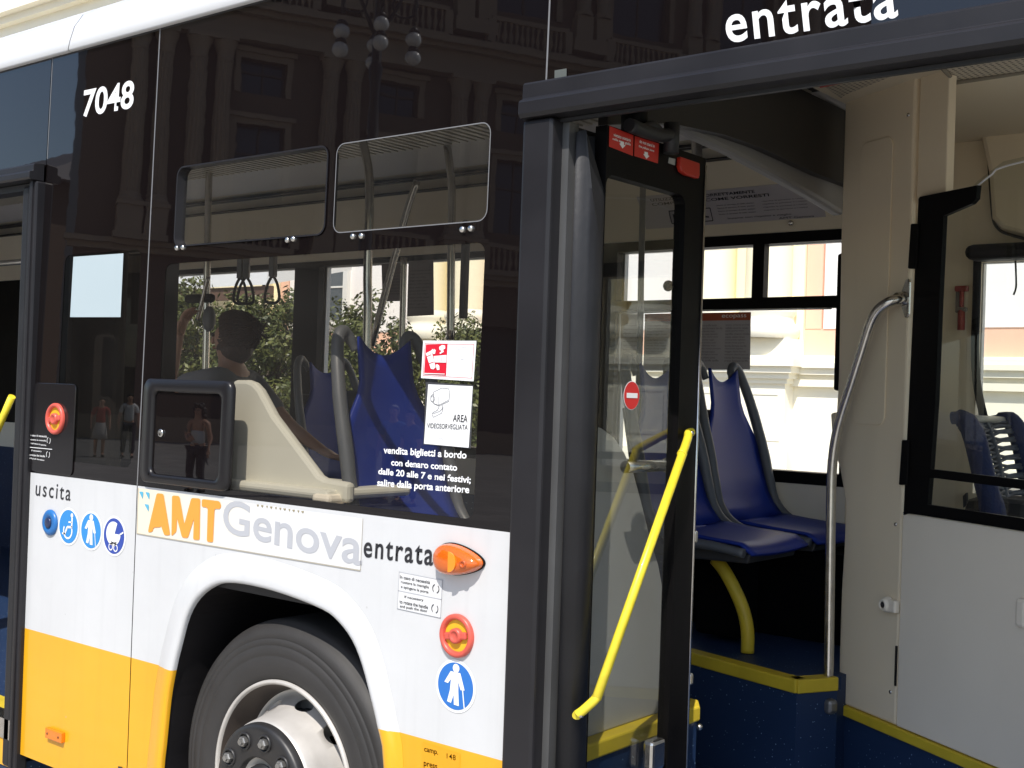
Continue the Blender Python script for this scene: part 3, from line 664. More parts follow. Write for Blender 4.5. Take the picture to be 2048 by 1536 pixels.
def leaf_rail(bm, X, y0, y1, z0, z1, gy0, gy1, gz0, gz1, th=.034, rc=.03):
    O = [(y0,z0),(y1,z0),(y1,z1),(y0,z1)]; I = rrect(gy0, gy1, gz0, gz1, rc, 5)
    A = [bm.verts.new((X, y, z)) for y, z in I]; B = [bm.verts.new((X-th, y, z)) for y, z in I]; k = len(I)
    for j in range(k): bm.faces.new((A[j], A[(j+1)%k], B[(j+1)%k], B[j]))
    for dx in (0, -th):                         # frame faces as four trapezoids with the rounded corner
        o_ = [Vector((X+dx, y, z)) for y, z in O]
        c = [Vector((X+dx, y, z)) for y, z in I]; s_ = k//4
        quad = [c[0:s_], c[s_:2*s_], c[2*s_:3*s_], c[3*s_:]]     # tr, tl, bl, br arcs (y max first)
        tr, tl, bl, br = quad
        face(bm, [o_[2]]+tr+[tl[0]]+[o_[3]]); face(bm, [o_[3]]+tl+[bl[0]]+[o_[0]]); face(bm, [o_[0]]+bl+[br[0]]+[o_[1]]); face(bm, [o_[1]]+br+[tr[0]]+[o_[2]])
    o1 = [Vector((X, y, z)) for y, z in O]; o2 = [Vector((X-th, y, z)) for y, z in O]
    for j in range(4): face(bm, [o1[j], o1[(j+1)%4], o2[(j+1)%4], o2[j]])
LX = -1.692
yR = WX(1412,320,LX).y; gR = WX(1371,395,LX).y; gL = WX(1213,343,LX).y; zT = WX(1412,320,LX).z+.004; gT = WX(1371,395,LX).z+.004
leaf = sub('door_leaf', (LX, .08, .34), bus)
def L(*a): return Vector(a)-leaf.location        # world -> leaf
def lobj(name, bm, m_, par=None, **k):
    bmesh.ops.translate(bm, verts=bm.verts, vec=-leaf.location); return obj(name, bm, m_, par or leaf, **k)
bm = BM(); leaf_rail(bm, LX, .085, yR, .34, zT, gL, gR, .50, gT); lobj('leaf_frame', bm, M_frame)
M_leafg = glass('leaf_pane', (.80, .81, .78), 1.85, bump=.0001, dirt=.008)
bm = BM(); face(bm, [Vector((LX-.016, y, z)) for y, z in ((gL-.003,.497),(gR+.003,.497),(gR+.003,gT+.003),(gL-.003,gT+.003))]); lobj('leaf_glass', bm, M_leafg)
bm = BM(); tube(bm, [(LX+.002, yR-.004, .4), (LX+.002, yR-.004, zT-.02)], .004, 8, smooth=0); lobj('leaf_trim', bm, M_steel)
def xpq(X, *pts): return [Vector((X, WX(a, b, X).y, WX(a, b, X).z)) for a, b in pts]
# red stickers with white lettering
for i, (P, rows) in enumerate((([(1219,252),(1267,270.5),(1266,312),(1218,293)], [('vietato sostare', (1227,272.5), (1261,284.5), (1227,266)), ('nella zona gialla', (1225,281), (1261,293), (1225,274.5))]),
                               ([(1269.5,272),(1318,287),(1316,327),(1268.5,312)], [('do not stand in', (1279,285.5), (1309,297.5), (1279,279)), ('the yellow zone', (1277,295.5), (1308,307.5), (1277,289))]))):
    bm = BM(); face(bm, xpq(LX+.0022, *P)); st = lobj('red_sticker', bm, M_red)
    for s_, bl, br, tl in rows:
        a = WX(*bl, LX+.003); b = WX(*br, LX+.003); c = WX(*tl, LX+.003)
        def fn(u, v): return Vector((LX+.0032, a.y+u, a.z+v))-leaf.location
        text_on('lettering', s_, fn, b.y-a.y, c.z-a.z, M_white, st, bold=.02)
    cx = (1245, 1293)[i]; cy = (289, 310)[i]
    bm = BM(); face(bm, xpq(LX+.0033, (cx-4,cy-2),(cx-4,cy-7),(cx+3,cy-5),(cx+3,cy+.5),(cx+6,cy+2),(cx,cy+8),(cx-6.5,cy-2))); lobj('arrow', bm, M_white, st)
bm = BM(); ngon_prism(bm, xpq(LX+.001, (1353,314),(1391,327),(1391,351),(1389,358),(1365,351),(1355,344),(1352,333)), (.014,0,0)); lobj('release_flap', bm, mat('red_flap', (.45, .025, .012), .35), bev=.003)
bm = BM(); face(bm, xpq(LX+.002, (1338,315),(1351,318),(1350,331),(1336,326))); lobj('small_label', bm, mat('grey_label', (.35,.36,.35), .5))
# no-entry sticker on the pane
q = WX(1263,791,LX-.0145); k_ = .037
bm = BM(); face(bm, [Vector((LX-.0145, q.y+k_*math.cos(2*PI*j/40), q.z+k_*math.sin(2*PI*j/40))) for j in range(40)]); ne = lobj('no_entry_sticker', bm, mat('sticker_white', (.8,.8,.8), .5))
bm = BM(); face(bm, [Vector((LX-.0135, q.y+k_*.95*math.cos(2*PI*j/40), q.z+k_*.95*math.sin(2*PI*j/40))) for j in range(40)]); lobj('red_disc', bm, mat('no_entry_red', (.60,.02,.02), .45), ne)
bm = BM(); face(bm, [Vector((LX-.0125, q.y+dy*k_, q.z+dz*k_)) for dy, dz in ((-.68,-.17),(.68,-.17),(.68,.17),(-.68,.17))]); lobj('white_bar', bm, M_white, ne)
# yellow grab bar with its cranked ends
BX = LX+.055
a = WX(1193,1397,BX); b = WX(1366,905,BX); a2 = WX(1155,1429,LX+.012); b2 = WX(1377,866,LX+.012)
bm = BM(); bmesh.ops.create_cone(bm, cap_ends=True, segments=20, radius1=.0112, radius2=.0112, depth=(b-a).length)
bmesh.ops.transform(bm, matrix=Matrix.Translation((a+b)/2) @ (b-a).to_track_quat('Z', 'Y').to_matrix().to_4x4() @ Matrix.Diagonal((1.0, 1.15, 1, 1)), verts=bm.verts)
for f in bm.faces: f.smooth = len(f.verts) == 4
gb = lobj('grab_bar', bm, M_yel)
for s0, s1 in ((a, a2), (b, b2)):
    d = (s0-s1); bm = BM(); up = Vector((0,0,1)) if s0 is a else Vector((0,.3,1)).normalized()
    mid = s1+Vector((.002, d.y*.25, d.z*.25)); wv = Vector((0, 0, .014))
    path = [s1-Vector((0, d.y*.18, d.z*.05)), s1, mid+Vector((d.x*.25,0,0)), s0-d*.12, s0+Vector((0, d.y*.1, d.z*.1))]
    tube(bm, path, .0115, 12, smooth=4); lobj('bar_bracket', bm, M_yel, gb)
    bm = BM(); sphere(bm, s1+Vector((.010, 0, 0)), .007); lobj('bracket_bolt', bm, M_steel, gb)
# mechanism above the leaf
bm = BM(); q = WX(1276,232,LX-.02); tube(bm, [(LX-.03, q.y, 2.40), (LX-.03, q.y, 2.285)], .035, 16, smooth=0); obj('door_shaft', bm, M_frame, bus)
bm = BM(); P = [WX(*p_, LX+.02) for p_ in ((1258,250),(1290,262),(1318,270),(1345,270))]; tube(bm, P, .018, 10); q = WX(1343,268,LX+.02); tube(bm, [q+Vector((0,0,.028)), q-Vector((0,0,.05))], .021, 14, smooth=0)
P = [WX(*p_, LX+.02) for p_ in ((1286,258),(1305,250),(1318,262))]; tube(bm, P, .012, 8); obj('door_arm', bm, M_rubf, bus)
# knob, latch and hinges along the free edge
bm = BM(); q = WX(1356,571,LX); sphere(bm, q+Vector((-.03,.0,0)), .015, sc=(1,.8,1)); lobj('leaf_knob', bm, M_frame)
for py in (1075, 1362):
    q = WX(1377 if py < 1200 else 1366, py, LX); bm = BM(); bbox(bm, (LX-.02, yR-.004, q.z-.016), (LX+.008, yR+.012, q.z+.016), .005, 2); lobj('leaf_catch', bm, M_steel)
q = WX(1304,1500,LX+.0); bm = BM(); bbox(bm, (LX-.012, q.y-.03, q.z-.05), (LX+.022, q.y+.035, q.z+.03), .010, 2); lobj('leaf_latch', bm, M_steel)
q = WX(1300,932,LX-.06); bm = BM(); tube(bm, [(LX-.06, q.y-.12, q.z), (LX-.06, yR-.04, q.z)], .016, 14, smooth=0); tube(bm, [(LX-.06, yR-.055, q.z), (LX-.06, yR-.03, q.z)], .021, 14, smooth=0); lobj('inner_handle', bm, M_steel)

# the other leaf of the entrance, folded in at the far jamb
FLX = -.50
FL = sub('door_leaf', (FLX, .08, .34), bus)
bm = BM(); leaf_rail(bm, FLX, .085, yR, .34, zT, gL, gR, .50, gT); bmesh.ops.translate(bm, verts=bm.verts, vec=-FL.location); obj('leaf_frame', bm, M_frame, FL)
bm = BM(); face(bm, [Vector((FLX-.016, y, z))-FL.location for y, z in ((gL-.003,.497),(gR+.003,.497),(gR+.003,gT+.003),(gL-.003,gT+.003))]); obj('leaf_glass', bm, M_leafg, FL)
bm = BM(); bbox(bm, (-.462, -.030, .22), (-.41, .035, 2.292), .010, 3); obj('door_post', bm, M_grey, bus)
# front end of the bus
bm = BM(); bbox(bm, (.755, .0, .26), (.83, 2.49, 1.15), .03, 3); obj('front_panel', bm, M_roof, bus)
bm = BM(); bbox(bm, (.755, .0, 1.153), (.80, .07, 2.6), .01, 2); obj('windscreen_frame', bm, M_frame, bus)
bm = BM(); bbox(bm, (.755, 2.42, 1.153), (.80, 2.49, 2.6), .01, 2); obj('windscreen_frame', bm, M_frame, bus)
bm = BM(); bbox(bm, (.755, .0, 2.603), (.80, 2.49, 3.02), .02, 2); obj('destination_box', bm, M_frame, bus)
bm = BM(); face(bm, [Vector((.775, y, z)) for y, z in ((.06,1.15),(2.43,1.15),(2.43,2.61),(.06,2.61))]); obj('windscreen', bm, M_clear, bus)

# the middle door's forward leaf, folded in the same way
ML = sub('door_leaf', (XL-.075, .08, .34), bus)
X2 = XL-.075
bm = BM(); leaf_rail(bm, X2, .10, .66, .34, 2.29, .17, .60, .50, 2.17); bmesh.ops.translate(bm, verts=bm.verts, vec=-ML.location); obj('leaf_frame', bm, M_frame, ML)
bm = BM(); face(bm, [Vector((X2-.016, y, z))-ML.location for y, z in ((.168,.497),(.602,.497),(.602,2.172),(.168,2.172))]); obj('leaf_glass', bm, M_dimpane, ML)
bm = BM(); a = WY(-25,905,.25); b = WY(24,793,.25); tube(bm, [a-ML.location, b-ML.location], .015, 12, smooth=0); obj('grab_bar', bm, M_yel, ML)
bm = BM(); q = WY(2,478,.2); lathe(bm, [(.04,0),(.04,.004),(.0005,.004)], 32, Matrix.Translation(Vector((X2+.001, q.y, q.z))-ML.location) @ Matrix.Rotation(R(90), 4, 'Y')); obj('red_sticker', bm, M_red, ML)
bm = BM(); box(bm, (-5.4, .01, .33), (XL-.03, 1.3, .36)); obj('step_floor', bm, M_speck, bus)
bm = BM(); box(bm, (-5.4, -.012, .30), (XL-.055, .06, .372)); obj('step_edge', bm, M_steel, bus)
bm = BM(); box(bm, (-5.4, -.006, .2), (XL-.055, .01, .30)); obj('step_skirt', bm, mat('yellow_body', YEL, .35, coat=.3), bus)
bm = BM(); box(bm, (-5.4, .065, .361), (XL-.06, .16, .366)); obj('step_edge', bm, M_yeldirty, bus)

# ================================================================== INTERIOR SHELL
bm = BM(); box(bm, (-11, .03, .30), (-.0, 2.44, .345)); box(bm, (-11, .0, .10), (-4.2, 2.5, .2)); obj('floor', bm, M_speck, bus)
# podiums over the wheels
def poly_prism(bm, pts, z0, z1):
    ngon_prism(bm, [Vector((x, y, z0)) for x, y in pts], (0, 0, z1-z0))
PZ = .725
NP_ = [(-3.42,.785),(-2.235,.785),(-2.235,.06),(-1.80,.06),(-1.80,.80),(-1.84,.86),(-3.42,.86)]
bm = BM(); poly_prism(bm, NP_, .345, PZ-.046); obj('podium', bm, M_speck, bus)
bm = BM(); poly_prism(bm, [(-3.42,.785),(-2.235,.785),(-2.235,.06),(-1.90,.06),(-1.90,.80),(-3.42,.80)], PZ-.046, PZ-.002); obj('podium', bm, M_speck, bus)
bm = BM(); box(bm, (-3.42,.10,1.035), (-2.235,.79,1.06)); box(bm, (-3.42,.786,.73), (-2.235,.80,1.06)); box(bm, (-2.235,.10,.73), (-2.22,.79,1.06)); obj('wheel_box', bm, M_lgrey, bus)
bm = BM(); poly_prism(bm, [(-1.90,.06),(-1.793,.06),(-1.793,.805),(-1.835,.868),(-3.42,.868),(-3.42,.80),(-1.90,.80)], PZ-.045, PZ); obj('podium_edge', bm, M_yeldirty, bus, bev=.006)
q = WX(1398,1440,-1.79); bm = BM(); sphere(bm, Vector((-1.79, .80, PZ-.06)), .010); obj('edge_bolt', bm, M_steel, bus)
FP = [(-6.0,1.47),(-2.25,1.47),(-1.74,1.335),(-1.665,1.48),(-1.665,2.42),(-6.0,2.42)]
bm = BM(); poly_prism(bm, FP, .345, PZ-.046); obj('podium', bm, M_speck, bus)
bm = BM(); poly_prism(bm, [(x, y+(.0 if y > 2 else .03)) for x, y in FP], PZ-.046, PZ-.003); obj('podium', bm, M_speck, bus)
bm = BM()
def strip(bm, path, z0, z1, t=.05):
    P = [Vector(p_) for p_ in path]
    for a, b in zip(P, P[1:]):
        d = (b-a).normalized(); nn = Vector((-d.y, d.x))
        poly_prism(bm, [tuple(a-nn*.008), tuple(b-nn*.008), tuple(b+nn*t), tuple(a+nn*t)], z0, z1)
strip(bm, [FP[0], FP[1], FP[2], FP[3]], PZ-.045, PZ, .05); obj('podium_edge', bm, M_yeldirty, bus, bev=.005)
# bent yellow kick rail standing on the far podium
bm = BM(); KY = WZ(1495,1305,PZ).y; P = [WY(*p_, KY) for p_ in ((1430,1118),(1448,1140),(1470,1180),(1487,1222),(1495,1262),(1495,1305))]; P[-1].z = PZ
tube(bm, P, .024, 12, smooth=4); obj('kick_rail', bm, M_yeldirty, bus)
# white panel beside the entrance, behind the open leaf
WPX = -1.835
pts = [(WX(1150,1470,WPX).y, PZ)]; pts = [(.07, PZ-.001)]
for p_ in ((1330,1436),(1331,1330),(1330,1195),(1318,1130),(1300,1070),(1283,1000),(1268,945),(1250,905),(1230,875),(1205,856),(1180,850)): v = WX(*p_, WPX); pts.append((v.y, max(v.z, PZ-.001)))
pts.append((.07, pts[-1][1]))
bm = BM(); ngon_prism(bm, [Vector((WPX, y, z)) for y, z in pts], (-.03, 0, 0)); obj('draught_panel', bm, mat('matte_grey_panel', (.40,.395,.38), .6, var=.12, vscale=4), bus, bev=.006)
# side walls, sills and far windows
YF = 2.42
def wall_cells(bm, x0, x1, z0, z1, holes, y0, y1):
    xs = sorted({x0, x1, *[h[0] for h in holes], *[h[1] for h in holes]}); zz = sorted({z0, z1, *[h[2] for h in holes], *[h[3] for h in holes]})
    xs = [x for x in xs if x0 <= x <= x1]
    for xa, xb in zip(xs, xs[1:]):
        for za, zb in zip(zz, zz[1:]):
            if not any(h[0] < (xa+xb)/2 < h[1] and h[2] < (za+zb)/2 < h[3] for h in holes): box(bm, (xa, y0, za), (xb, y1, zb))
FW = [(-8.0,-7.2,1.34,2.32), (-7.0,-5.50,1.34,2.32), (-5.29,-4.02,1.34,2.32), (-3.22,-2.515,2.075,2.305), (-2.46,-2.09,2.075,2.305), (-3.22,-2.09,1.335,2.025)]
DW = (-1.55,-.1,1.30,2.19)
bm = BM(); wall_cells(bm, -11, -2.06, 1.285, 2.35, FW, YF-.015, YF+.03); obj('window_frame', bm, M_frame, bus)
for h in FW[:3]+[(-3.22,-2.09,1.335,2.305), DW]:
    bm = BM(); face(bm, [Vector((x, YF+.02, z)) for x, z in ((h[0],h[2]),(h[1],h[2]),(h[1],h[3]),(h[0],h[3]))]); obj('far_window_pane', bm, M_far, bus)
bm = BM(); box(bm, (-11, YF-.012, 1.10), (-2.06, YF+.03, 1.285)); obj('wall_lining', bm, M_lgrey, bus)
bm = BM(); box(bm, (-11, YF-.016, .34), (-2.06, YF+.03, 1.10)); obj('kick_lining', bm, M_speck, bus)
bm = BM(); box(bm, (-2.62, 1.98, PZ), (-1.72, 2.40, 1.06)); obj('underseat_shade', bm, mat('void_black', (.003,.003,.0035), .9, spec=.05), bus)  # black box painted in for the dark void beneath the far seats
bm = BM(); wall_cells(bm, -2.06, .75, .34, 2.72, [DW], YF-.005, YF+.03); obj('cab_wall', bm, M_cream, bus)
bm = BM(); wall_cells(bm, -11, .75, .2, 2.8, FW[:3]+[(-3.22,-2.09,1.335,2.305), DW], 2.47, 2.5); obj('body_panel', bm, M_roof, bus)
bm = BM(); bbox(bm, (-2.095, 2.33, 1.68), (-2.055, 2.40, 2.24), .012, 2); obj('window_frame', bm, M_frame, bus)
bm = BM(); box(bm, (-11, .03, .3), (-10.97, 2.47, 2.72)); obj('rear_wall', bm, M_lgrey, bus)
bm = BM(); box(bm, (-11, .032, .36), (-5.42, .05, 1.30)); box(bm, (XL+.02, .032, .36), (-3.40, .05, 1.28)); box(bm, (-3.40, .085, 1.06), (-2.2, .10, 1.28)); box(bm, (-2.2, .032, .36), (-1.9, .05, 1.28)); box(bm, (-.42, .03, .3), (.75, .05, 1.3)); obj('wall_lining', bm, M_lgrey, bus)
# ceiling: cove, bands and ribbed lamp strip running along the bus
CE = [(2.405,2.352),(2.39,2.39),(2.345,2.47),(2.275,2.56),(2.20,2.64)]
def extr(bm, prof, x0, x1):
    Lq = None
    for y, z in prof:
        c = [bm.verts.new((x0, y, z)), bm.verts.new((x1, y, z))]
        if Lq: bm.faces.new((Lq[0], Lq[1], c[1], c[0])).smooth = True
        Lq = c
bm = BM(); extr(bm, CE, -11, -1.76); obj('ceiling_cove', bm, M_creamc, bus)
bm = BM(); extr(bm, [(2.205,2.645),(2.15,2.655),(2.15,2.645),(1.93,2.672),(1.925,2.66),(1.86,2.667)], -11, -1.76); obj('ceiling_band', bm, M_creamc, bus)
bm = BM()
for y, wd in ((2.175,.024),(1.935,.010),(1.895,.008)): box(bm, (-11, y-wd, 2.640), (-1.80, y+wd, 2.651))
obj('ceiling_groove', bm, M_dark, bus)
bm = BM(); extr(bm, [(1.86,2.662),(1.46,2.674)], -11, -1.76); obj('ceiling_band', bm, M_band, bus)
bm = BM(); box(bm, (-11, 1.10, 2.675), (-1.76, 1.46, 2.695)); strip_o = obj('ceiling_grille', bm, M_dark, bus)
bm = BM(); x = -8.0
while x < -1.82: box(bm, (x, 1.11, 2.662), (x+.026, 1.45, 2.676)); x += .045
obj('grille_slat', bm, mat('grille_metal', (.45, .42, .36), .45, metal=.3), strip_o)
bm = BM(); extr(bm, [(1.10,2.675),(.55,2.665),(.40,2.64),(.22,2.56),(.12,2.45),(.09,2.36)], -11, -1.76); obj('ceiling_band', bm, M_band, bus)
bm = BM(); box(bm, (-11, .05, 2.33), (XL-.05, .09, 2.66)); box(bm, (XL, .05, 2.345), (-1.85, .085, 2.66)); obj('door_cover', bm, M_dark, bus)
# dark arched bulkhead and the grey rib behind it
def yz(X, pts): return [(WX(a, b, X).y, WX(a, b, X).z) for a, b in pts]
low = yz(-1.80, [(1215,249),(1262,247),(1300,246),(1348,248),(1382,255),(1451,270),(1519,294),(1587,325),(1638,349),(1676,363)])
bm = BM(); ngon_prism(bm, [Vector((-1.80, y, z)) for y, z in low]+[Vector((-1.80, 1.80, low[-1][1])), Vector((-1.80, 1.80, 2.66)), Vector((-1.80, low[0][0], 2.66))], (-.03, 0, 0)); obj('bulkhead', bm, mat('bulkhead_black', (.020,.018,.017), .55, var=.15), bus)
l2 = yz(-1.835, [(1330,236),(1400,276),(1468,307),(1536,343),(1587,371),(1638,400),(1690,432)])
bm = BM()
A_ = [Vector((-1.835, y, z)) for y, z in l2]; 
up_ = [Vector((-1.835, y, z+.16)) for y, z in l2]
ngon_prism(bm, A_+up_[::-1], (-.05, 0, 0)); obj('ceiling_rib', bm, mat('rib_grey', (.22,.21,.20), .5, var=.06), bus, bev=.015)
# far cove notice with its drawing
def cove(px, py):                                # point on the far cove seen at a photo pixel, plus its surface frame
    best = None; d = ray(px, py)
    for (ya, za), (yb, zb) in zip(CE, CE[1:]):
        nn = Vector((0, -(zb-za), (yb-ya))); P0 = Vector((0, ya, za)); t = nn.dot(P0-CAM)/nn.dot(d); q = CAM+d*t
        u = (Vector((yb-ya, zb-za)).dot(Vector((q.y-ya, q.z-za))))/((yb-ya)**2+(zb-za)**2)
        if -.02 <= u <= 1.02: best = q+Vector((0,-.004,-.004))
    return best
def arc_at(s_):                                  # s_ along the cove from the bottom
    P = [Vector((0, *p_)) for p_ in CE]
    for a, b in zip(P, P[1:]):
        L_ = (b-a).length
        if s_ <= L_: return a+(b-a)*(s_/L_)
        s_ -= L_
    return P[-1]
bm = BM(); Lq = None
for k in range(9):
    q = arc_at(.055+.165*k/8); c = [bm.verts.new((-3.05, q.y-.003, q.z-.002)), bm.verts.new((-2.17, q.y-.003, q.z-.002))]
    if Lq: bm.faces.new((Lq[0], Lq[1], c[1], c[0]))
    Lq = c
nb_ = obj('passenger_notice', bm, M_notice, bus)
def cove_text(s_, x0, x1, s0, h, m_=M_ink, bold=0):
    text_on('lettering', s_, lambda u, v: Vector((x0+u, arc_at(s0+v).y-.006, arc_at(s0+v).z-.004)), x1-x0, h, m_, nb_, bold=bold)
cove_text('UTILIZZA I POSTI CORRETTAMENTE', -2.98, -2.46, .190, .014, bold=.01); cove_text('COMPORTATI COME VORRESTI', -2.98, -2.40, .168, .014, bold=.01)
for i in range(4):
    cove_text('Siamo al servizio di tutti, aiutaci', -2.66, -2.48, .140-.014*i, .007); cove_text('rispetta le persone e i mezzi', -2.44, -2.24, .143-.014*i, .007)
cove_text('Insieme con rispetto e meglio', -2.62, -2.32, .074, .010); cove_text('AMT Genova', -2.38, -2.22, .060, .009)
bm = BM()
for cx in (-2.86, -2.74):
    for a0 in range(4):
        P = [(cx-.045,.075),(cx+.045,.075),(cx+.045,.135),(cx-.045,.135)]; a = P[a0]; b = P[(a0+1)%4]
        d = Vector((b[0]-a[0], b[1]-a[1])).normalized(); nn = Vector((-d.y, d.x))*.0022
        face(bm, [Vector((x, arc_at(s_).y-.006, arc_at(s_).z-.004)) for x, s_ in ((a[0]+nn.x, a[1]+nn.y),(b[0]+nn.x, b[1]+nn.y),(b[0]-nn.x, b[1]-nn.y),(a[0]-nn.x, a[1]-nn.y))])
    for P in ([(cx-.03,.09),(cx-.01,.09),(cx-.01,.115),(cx-.03,.12)], [(cx-.01,.095),(cx+.03,.090),(cx+.03,.097),(cx-.01,.105)]): face(bm, [Vector((x, arc_at(s_).y-.006, arc_at(s_).z-.004)) for x, s_ in P])
obj('pictogram', bm, M_ink, nb_)
cove_text('NO', -2.86, -2.79, .118, .022, M_red, .03)
q = WY(1578,438,2.38); bm = BM(); sphere(bm, Vector((-2.33, 2.385, 2.385)), .012); obj('cove_lock', bm, M_steel, bus)

# notices on the far panes
def far_notice(px, m_, bar=None, rows=7, cols=3, head=None):
    P = [WY(*p_, YF-.02) for p_ in px]; bm = BM(); face(bm, P); o = obj('pane_notice', bm, m_, bus)
    x0, x1 = P[0].x, P[1].x; z1, z0 = P[0].z, P[2].z
    if bar:
        bm = BM(); face(bm, [Vector((x, YF-.0225, z)) for x, z in ((x0,z1-.035),(x1,z1-.035),(x1,z1),(x0,z1))]); obj('notice_header', bm, bar, o)
    Wc = (x1-x0)/cols; rnd = random.Random(3)
    words = 'servizio clienti orario tariffe biglietto valido zona urbana linea fermata sosta prezzo mezzo bordo porta viaggio titolo'.split()
    for c_ in range(cols):
        for r_ in range(rows):
            z = z1-.06-(z1-z0-.08)*r_/rows
            s_ = ' '.join(rnd.choice(words) for _ in range(3))
            text_on('lettering', s_, lambda u, v: Vector((x0+Wc*c_+.015+u, YF-.023, z+v)), Wc*rnd.uniform(.6,.9), .009, mat('notice_ink', (.16,.14,.14), .6) if m_ is M_notice else mat('notice_ink_dark', (.03,.03,.03), .6), o)
    if head: text_on('lettering', head, lambda u, v: Vector((x1-.14+u, YF-.0235, z1-.028+v)), .12, .018, M_white, o)
    return o
far_notice([(1290,628),(1502,625),(1500,739),(1286,741)], M_notice, mat('notice_orange', (.38,.075,.025), .5), rows=13, cols=4, head='ecopass')
far_notice([(1243,628),(1284,628),(1281,741),(1240,742)], M_notice, None, rows=10, cols=1)
far_notice([(817,522),(867,519),(868,630),(814,633)], M_noticed, None, rows=12, cols=1)
far_notice([(763,528),(812,524),(806,602),(765,603)], M_noticed, None, rows=8, cols=1)
bm = BM()
for P in ([(1240,627),(1373,622)], [(1238,742),(1240,627)], [(1405,621),(1663,617)]):
    a = WY(*P[0], YF-.018); b = WY(*P[1], YF-.018); tube(bm, [a, b], .004, 6, smooth=0)
obj('notice_holder', bm, M_white, bus)

# ================================================================== CAB PARTITION
CP0 = Vector((-1.70, 1.57, 0)); CD = Vector((.858, -.514, 0)); CN = Vector((-.514, -.858, 0))      # CN points at the door
def CP(t, z, o=0): return CP0+CD*t+CN*o+Vector((0,0,z))
def cab_px(px, py, o=0):
    d = ray(px, py); P0 = CP0+CN*o; k = CN.dot(P0-CAM)/CN.dot(d); q = CAM+d*k
    return (q-P0).dot(CD), q.z
def cslab(bm, tz, o0=0, th=.03): ngon_prism(bm, [CP(t, z, o0) for t, z in tz], -CN*th)
bm = BM()
edge = [cab_px(*p_) for p_ in ((1676,1404),(1678,1300),(1682,1180),(1688,1080),(1690,1000),(1678,935),(1664,890),(1660,826),(1672,824),(1676,760),(1679,600),(1681,480),(1686,330),(1690,203))]
edge[0] = (edge[0][0], .62)
cslab(bm, edge+[(.10,2.685),(.302,2.69),(.302,.62)])
cpost = obj('cab_post', bm, M_cream, bus, bev=.008)
bm = BM(); ngon_prism(bm, [CP(.02+x, z, .0005) for x, z in rrect(.015, .185, 1.56, 2.50, .035, 6)], CN*.0045); obj('post_cover', bm, M_cream, cpost, bev=.003)
for t_, z_ in ((.275,2.55),(.275,1.25),(.275,.72),(.01,.70)):
    bm = BM(); lathe(bm, [(.006,0),(.0055,.003),(.0005,.0035)], 14, Matrix.Translation(CP(t_, z_, .001)) @ CN.to_track_quat('Z', 'Y').to_matrix().to_4x4()); obj('screw', bm, M_steel, cpost)
bm = BM(); cslab(bm, [(.310,2.27),(.445,2.27),(.445,2.69),(.310,2.69)], -.012); cslab(bm, [(.302,.62),(.310,.62),(.310,2.69),(.302,2.69)], -.02); obj('cab_post', bm, M_cream, bus, bev=.004)
bm = BM(); cslab(bm, [(.310,.622),(1.7,.622),(1.7,1.292),(.310,1.292)], .004, .034); cabdoor = obj('cab_door', bm, M_lgrey, bus, bev=.004)
bm = BM(); cslab(bm, [(.296,.745),(.303,.745),(.303,.87),(.296,.87)], .0055, .004); obj('door_slot', bm, M_dark, cabdoor)
t, z = cab_px(1779,1209); bm = BM()
lathe(bm, [(.026,0),(.024,.012),(.017,.026),(.013,.027),(.012,.018),(.0005,.018)], 32, Matrix.Translation(CP(t, z, .003)) @ CN.to_track_quat('Z', 'Y').to_matrix().to_4x4()); bbox(bm, (-.01,-.012,-.02), (.03,.012,.02), .006, 2, Matrix.Translation(CP(t+.02, z, .008)) @ Matrix((CD, CN, Vector((0,0,1)))).transposed().to_4x4())
obj('lock_knob', bm, M_lgrey, cabdoor)
bm = BM(); lathe(bm, [(.010,.0),(.0005,.0)], 20, Matrix.Translation(CP(t, z, .0275)) @ CN.to_track_quat('Z', 'Y').to_matrix().to_4x4()); obj('keyhole', bm, M_ink, cabdoor)
t, z = cab_px(2046,1225); bm = BM(); bbox(bm, (-.02,-.012,-.04), (.02,.012,.04), .010, 2, Matrix.Translation(CP(t+.008, z, .008)) @ Matrix((CD, CN, Vector((0,0,1)))).transposed().to_4x4()); obj('door_catch', bm, M_lgrey, cabdoor)
# black glazed part of the cab door
def cpx(*pts): return [cab_px(*p_) for p_ in pts]
bm = BM()
cslab(bm, cpx((1842,398),(1845,394),(1960,371),(1957,398),(1948,408),(1892,432),(1884,600),(1876,800),(1866,940),(1860,1012),(1812,1030)), .010, .016)
cslab(bm, [cab_px(1812,1026)]+[cab_px(1860,1009)]+[(1.7, cab_px(1860,1009)[1]), (1.7, 1.293), (cab_px(1812,1026)[0], 1.293)], .0115, .016)
a_ = cab_px(1866,938); b_ = cab_px(1866,955); cslab(bm, [(a_[0], a_[1]), (1.7, a_[1]-.012), (1.7, b_[1]-.012), (b_[0], b_[1])], .0122, .014)
obj('cab_window_frame', bm, M_frame, bus)
for hp_ in (((1830,448),(1846,448),(1840,538),(1824,538)), ((1812,880),(1826,880),(1822,970),(1806,970))):
    bm = BM(); cslab(bm, [cab_px(*v_) for v_ in hp_], .018, .022); obj('cab_hinge', bm, M_frame, bus, bev=.004)
bm = BM(); face(bm, [CP(t, z, .002) for t, z in (cab_px(1880,440), (.60, 2.29), (.70, 2.33), (1.7, 2.33), (1.7, 1.30), cab_px(1830,1015))]); obj('cab_window_pane', bm, M_clear, bus)
bm = BM(); tube(bm, [CP(.60,2.275,.004), CP(.66,2.30,.004), CP(.72,2.315,.004), CP(1.1,2.318,.004)], .003, 6); obj('pane_edge', bm, M_far if 0 else M_white, bus)
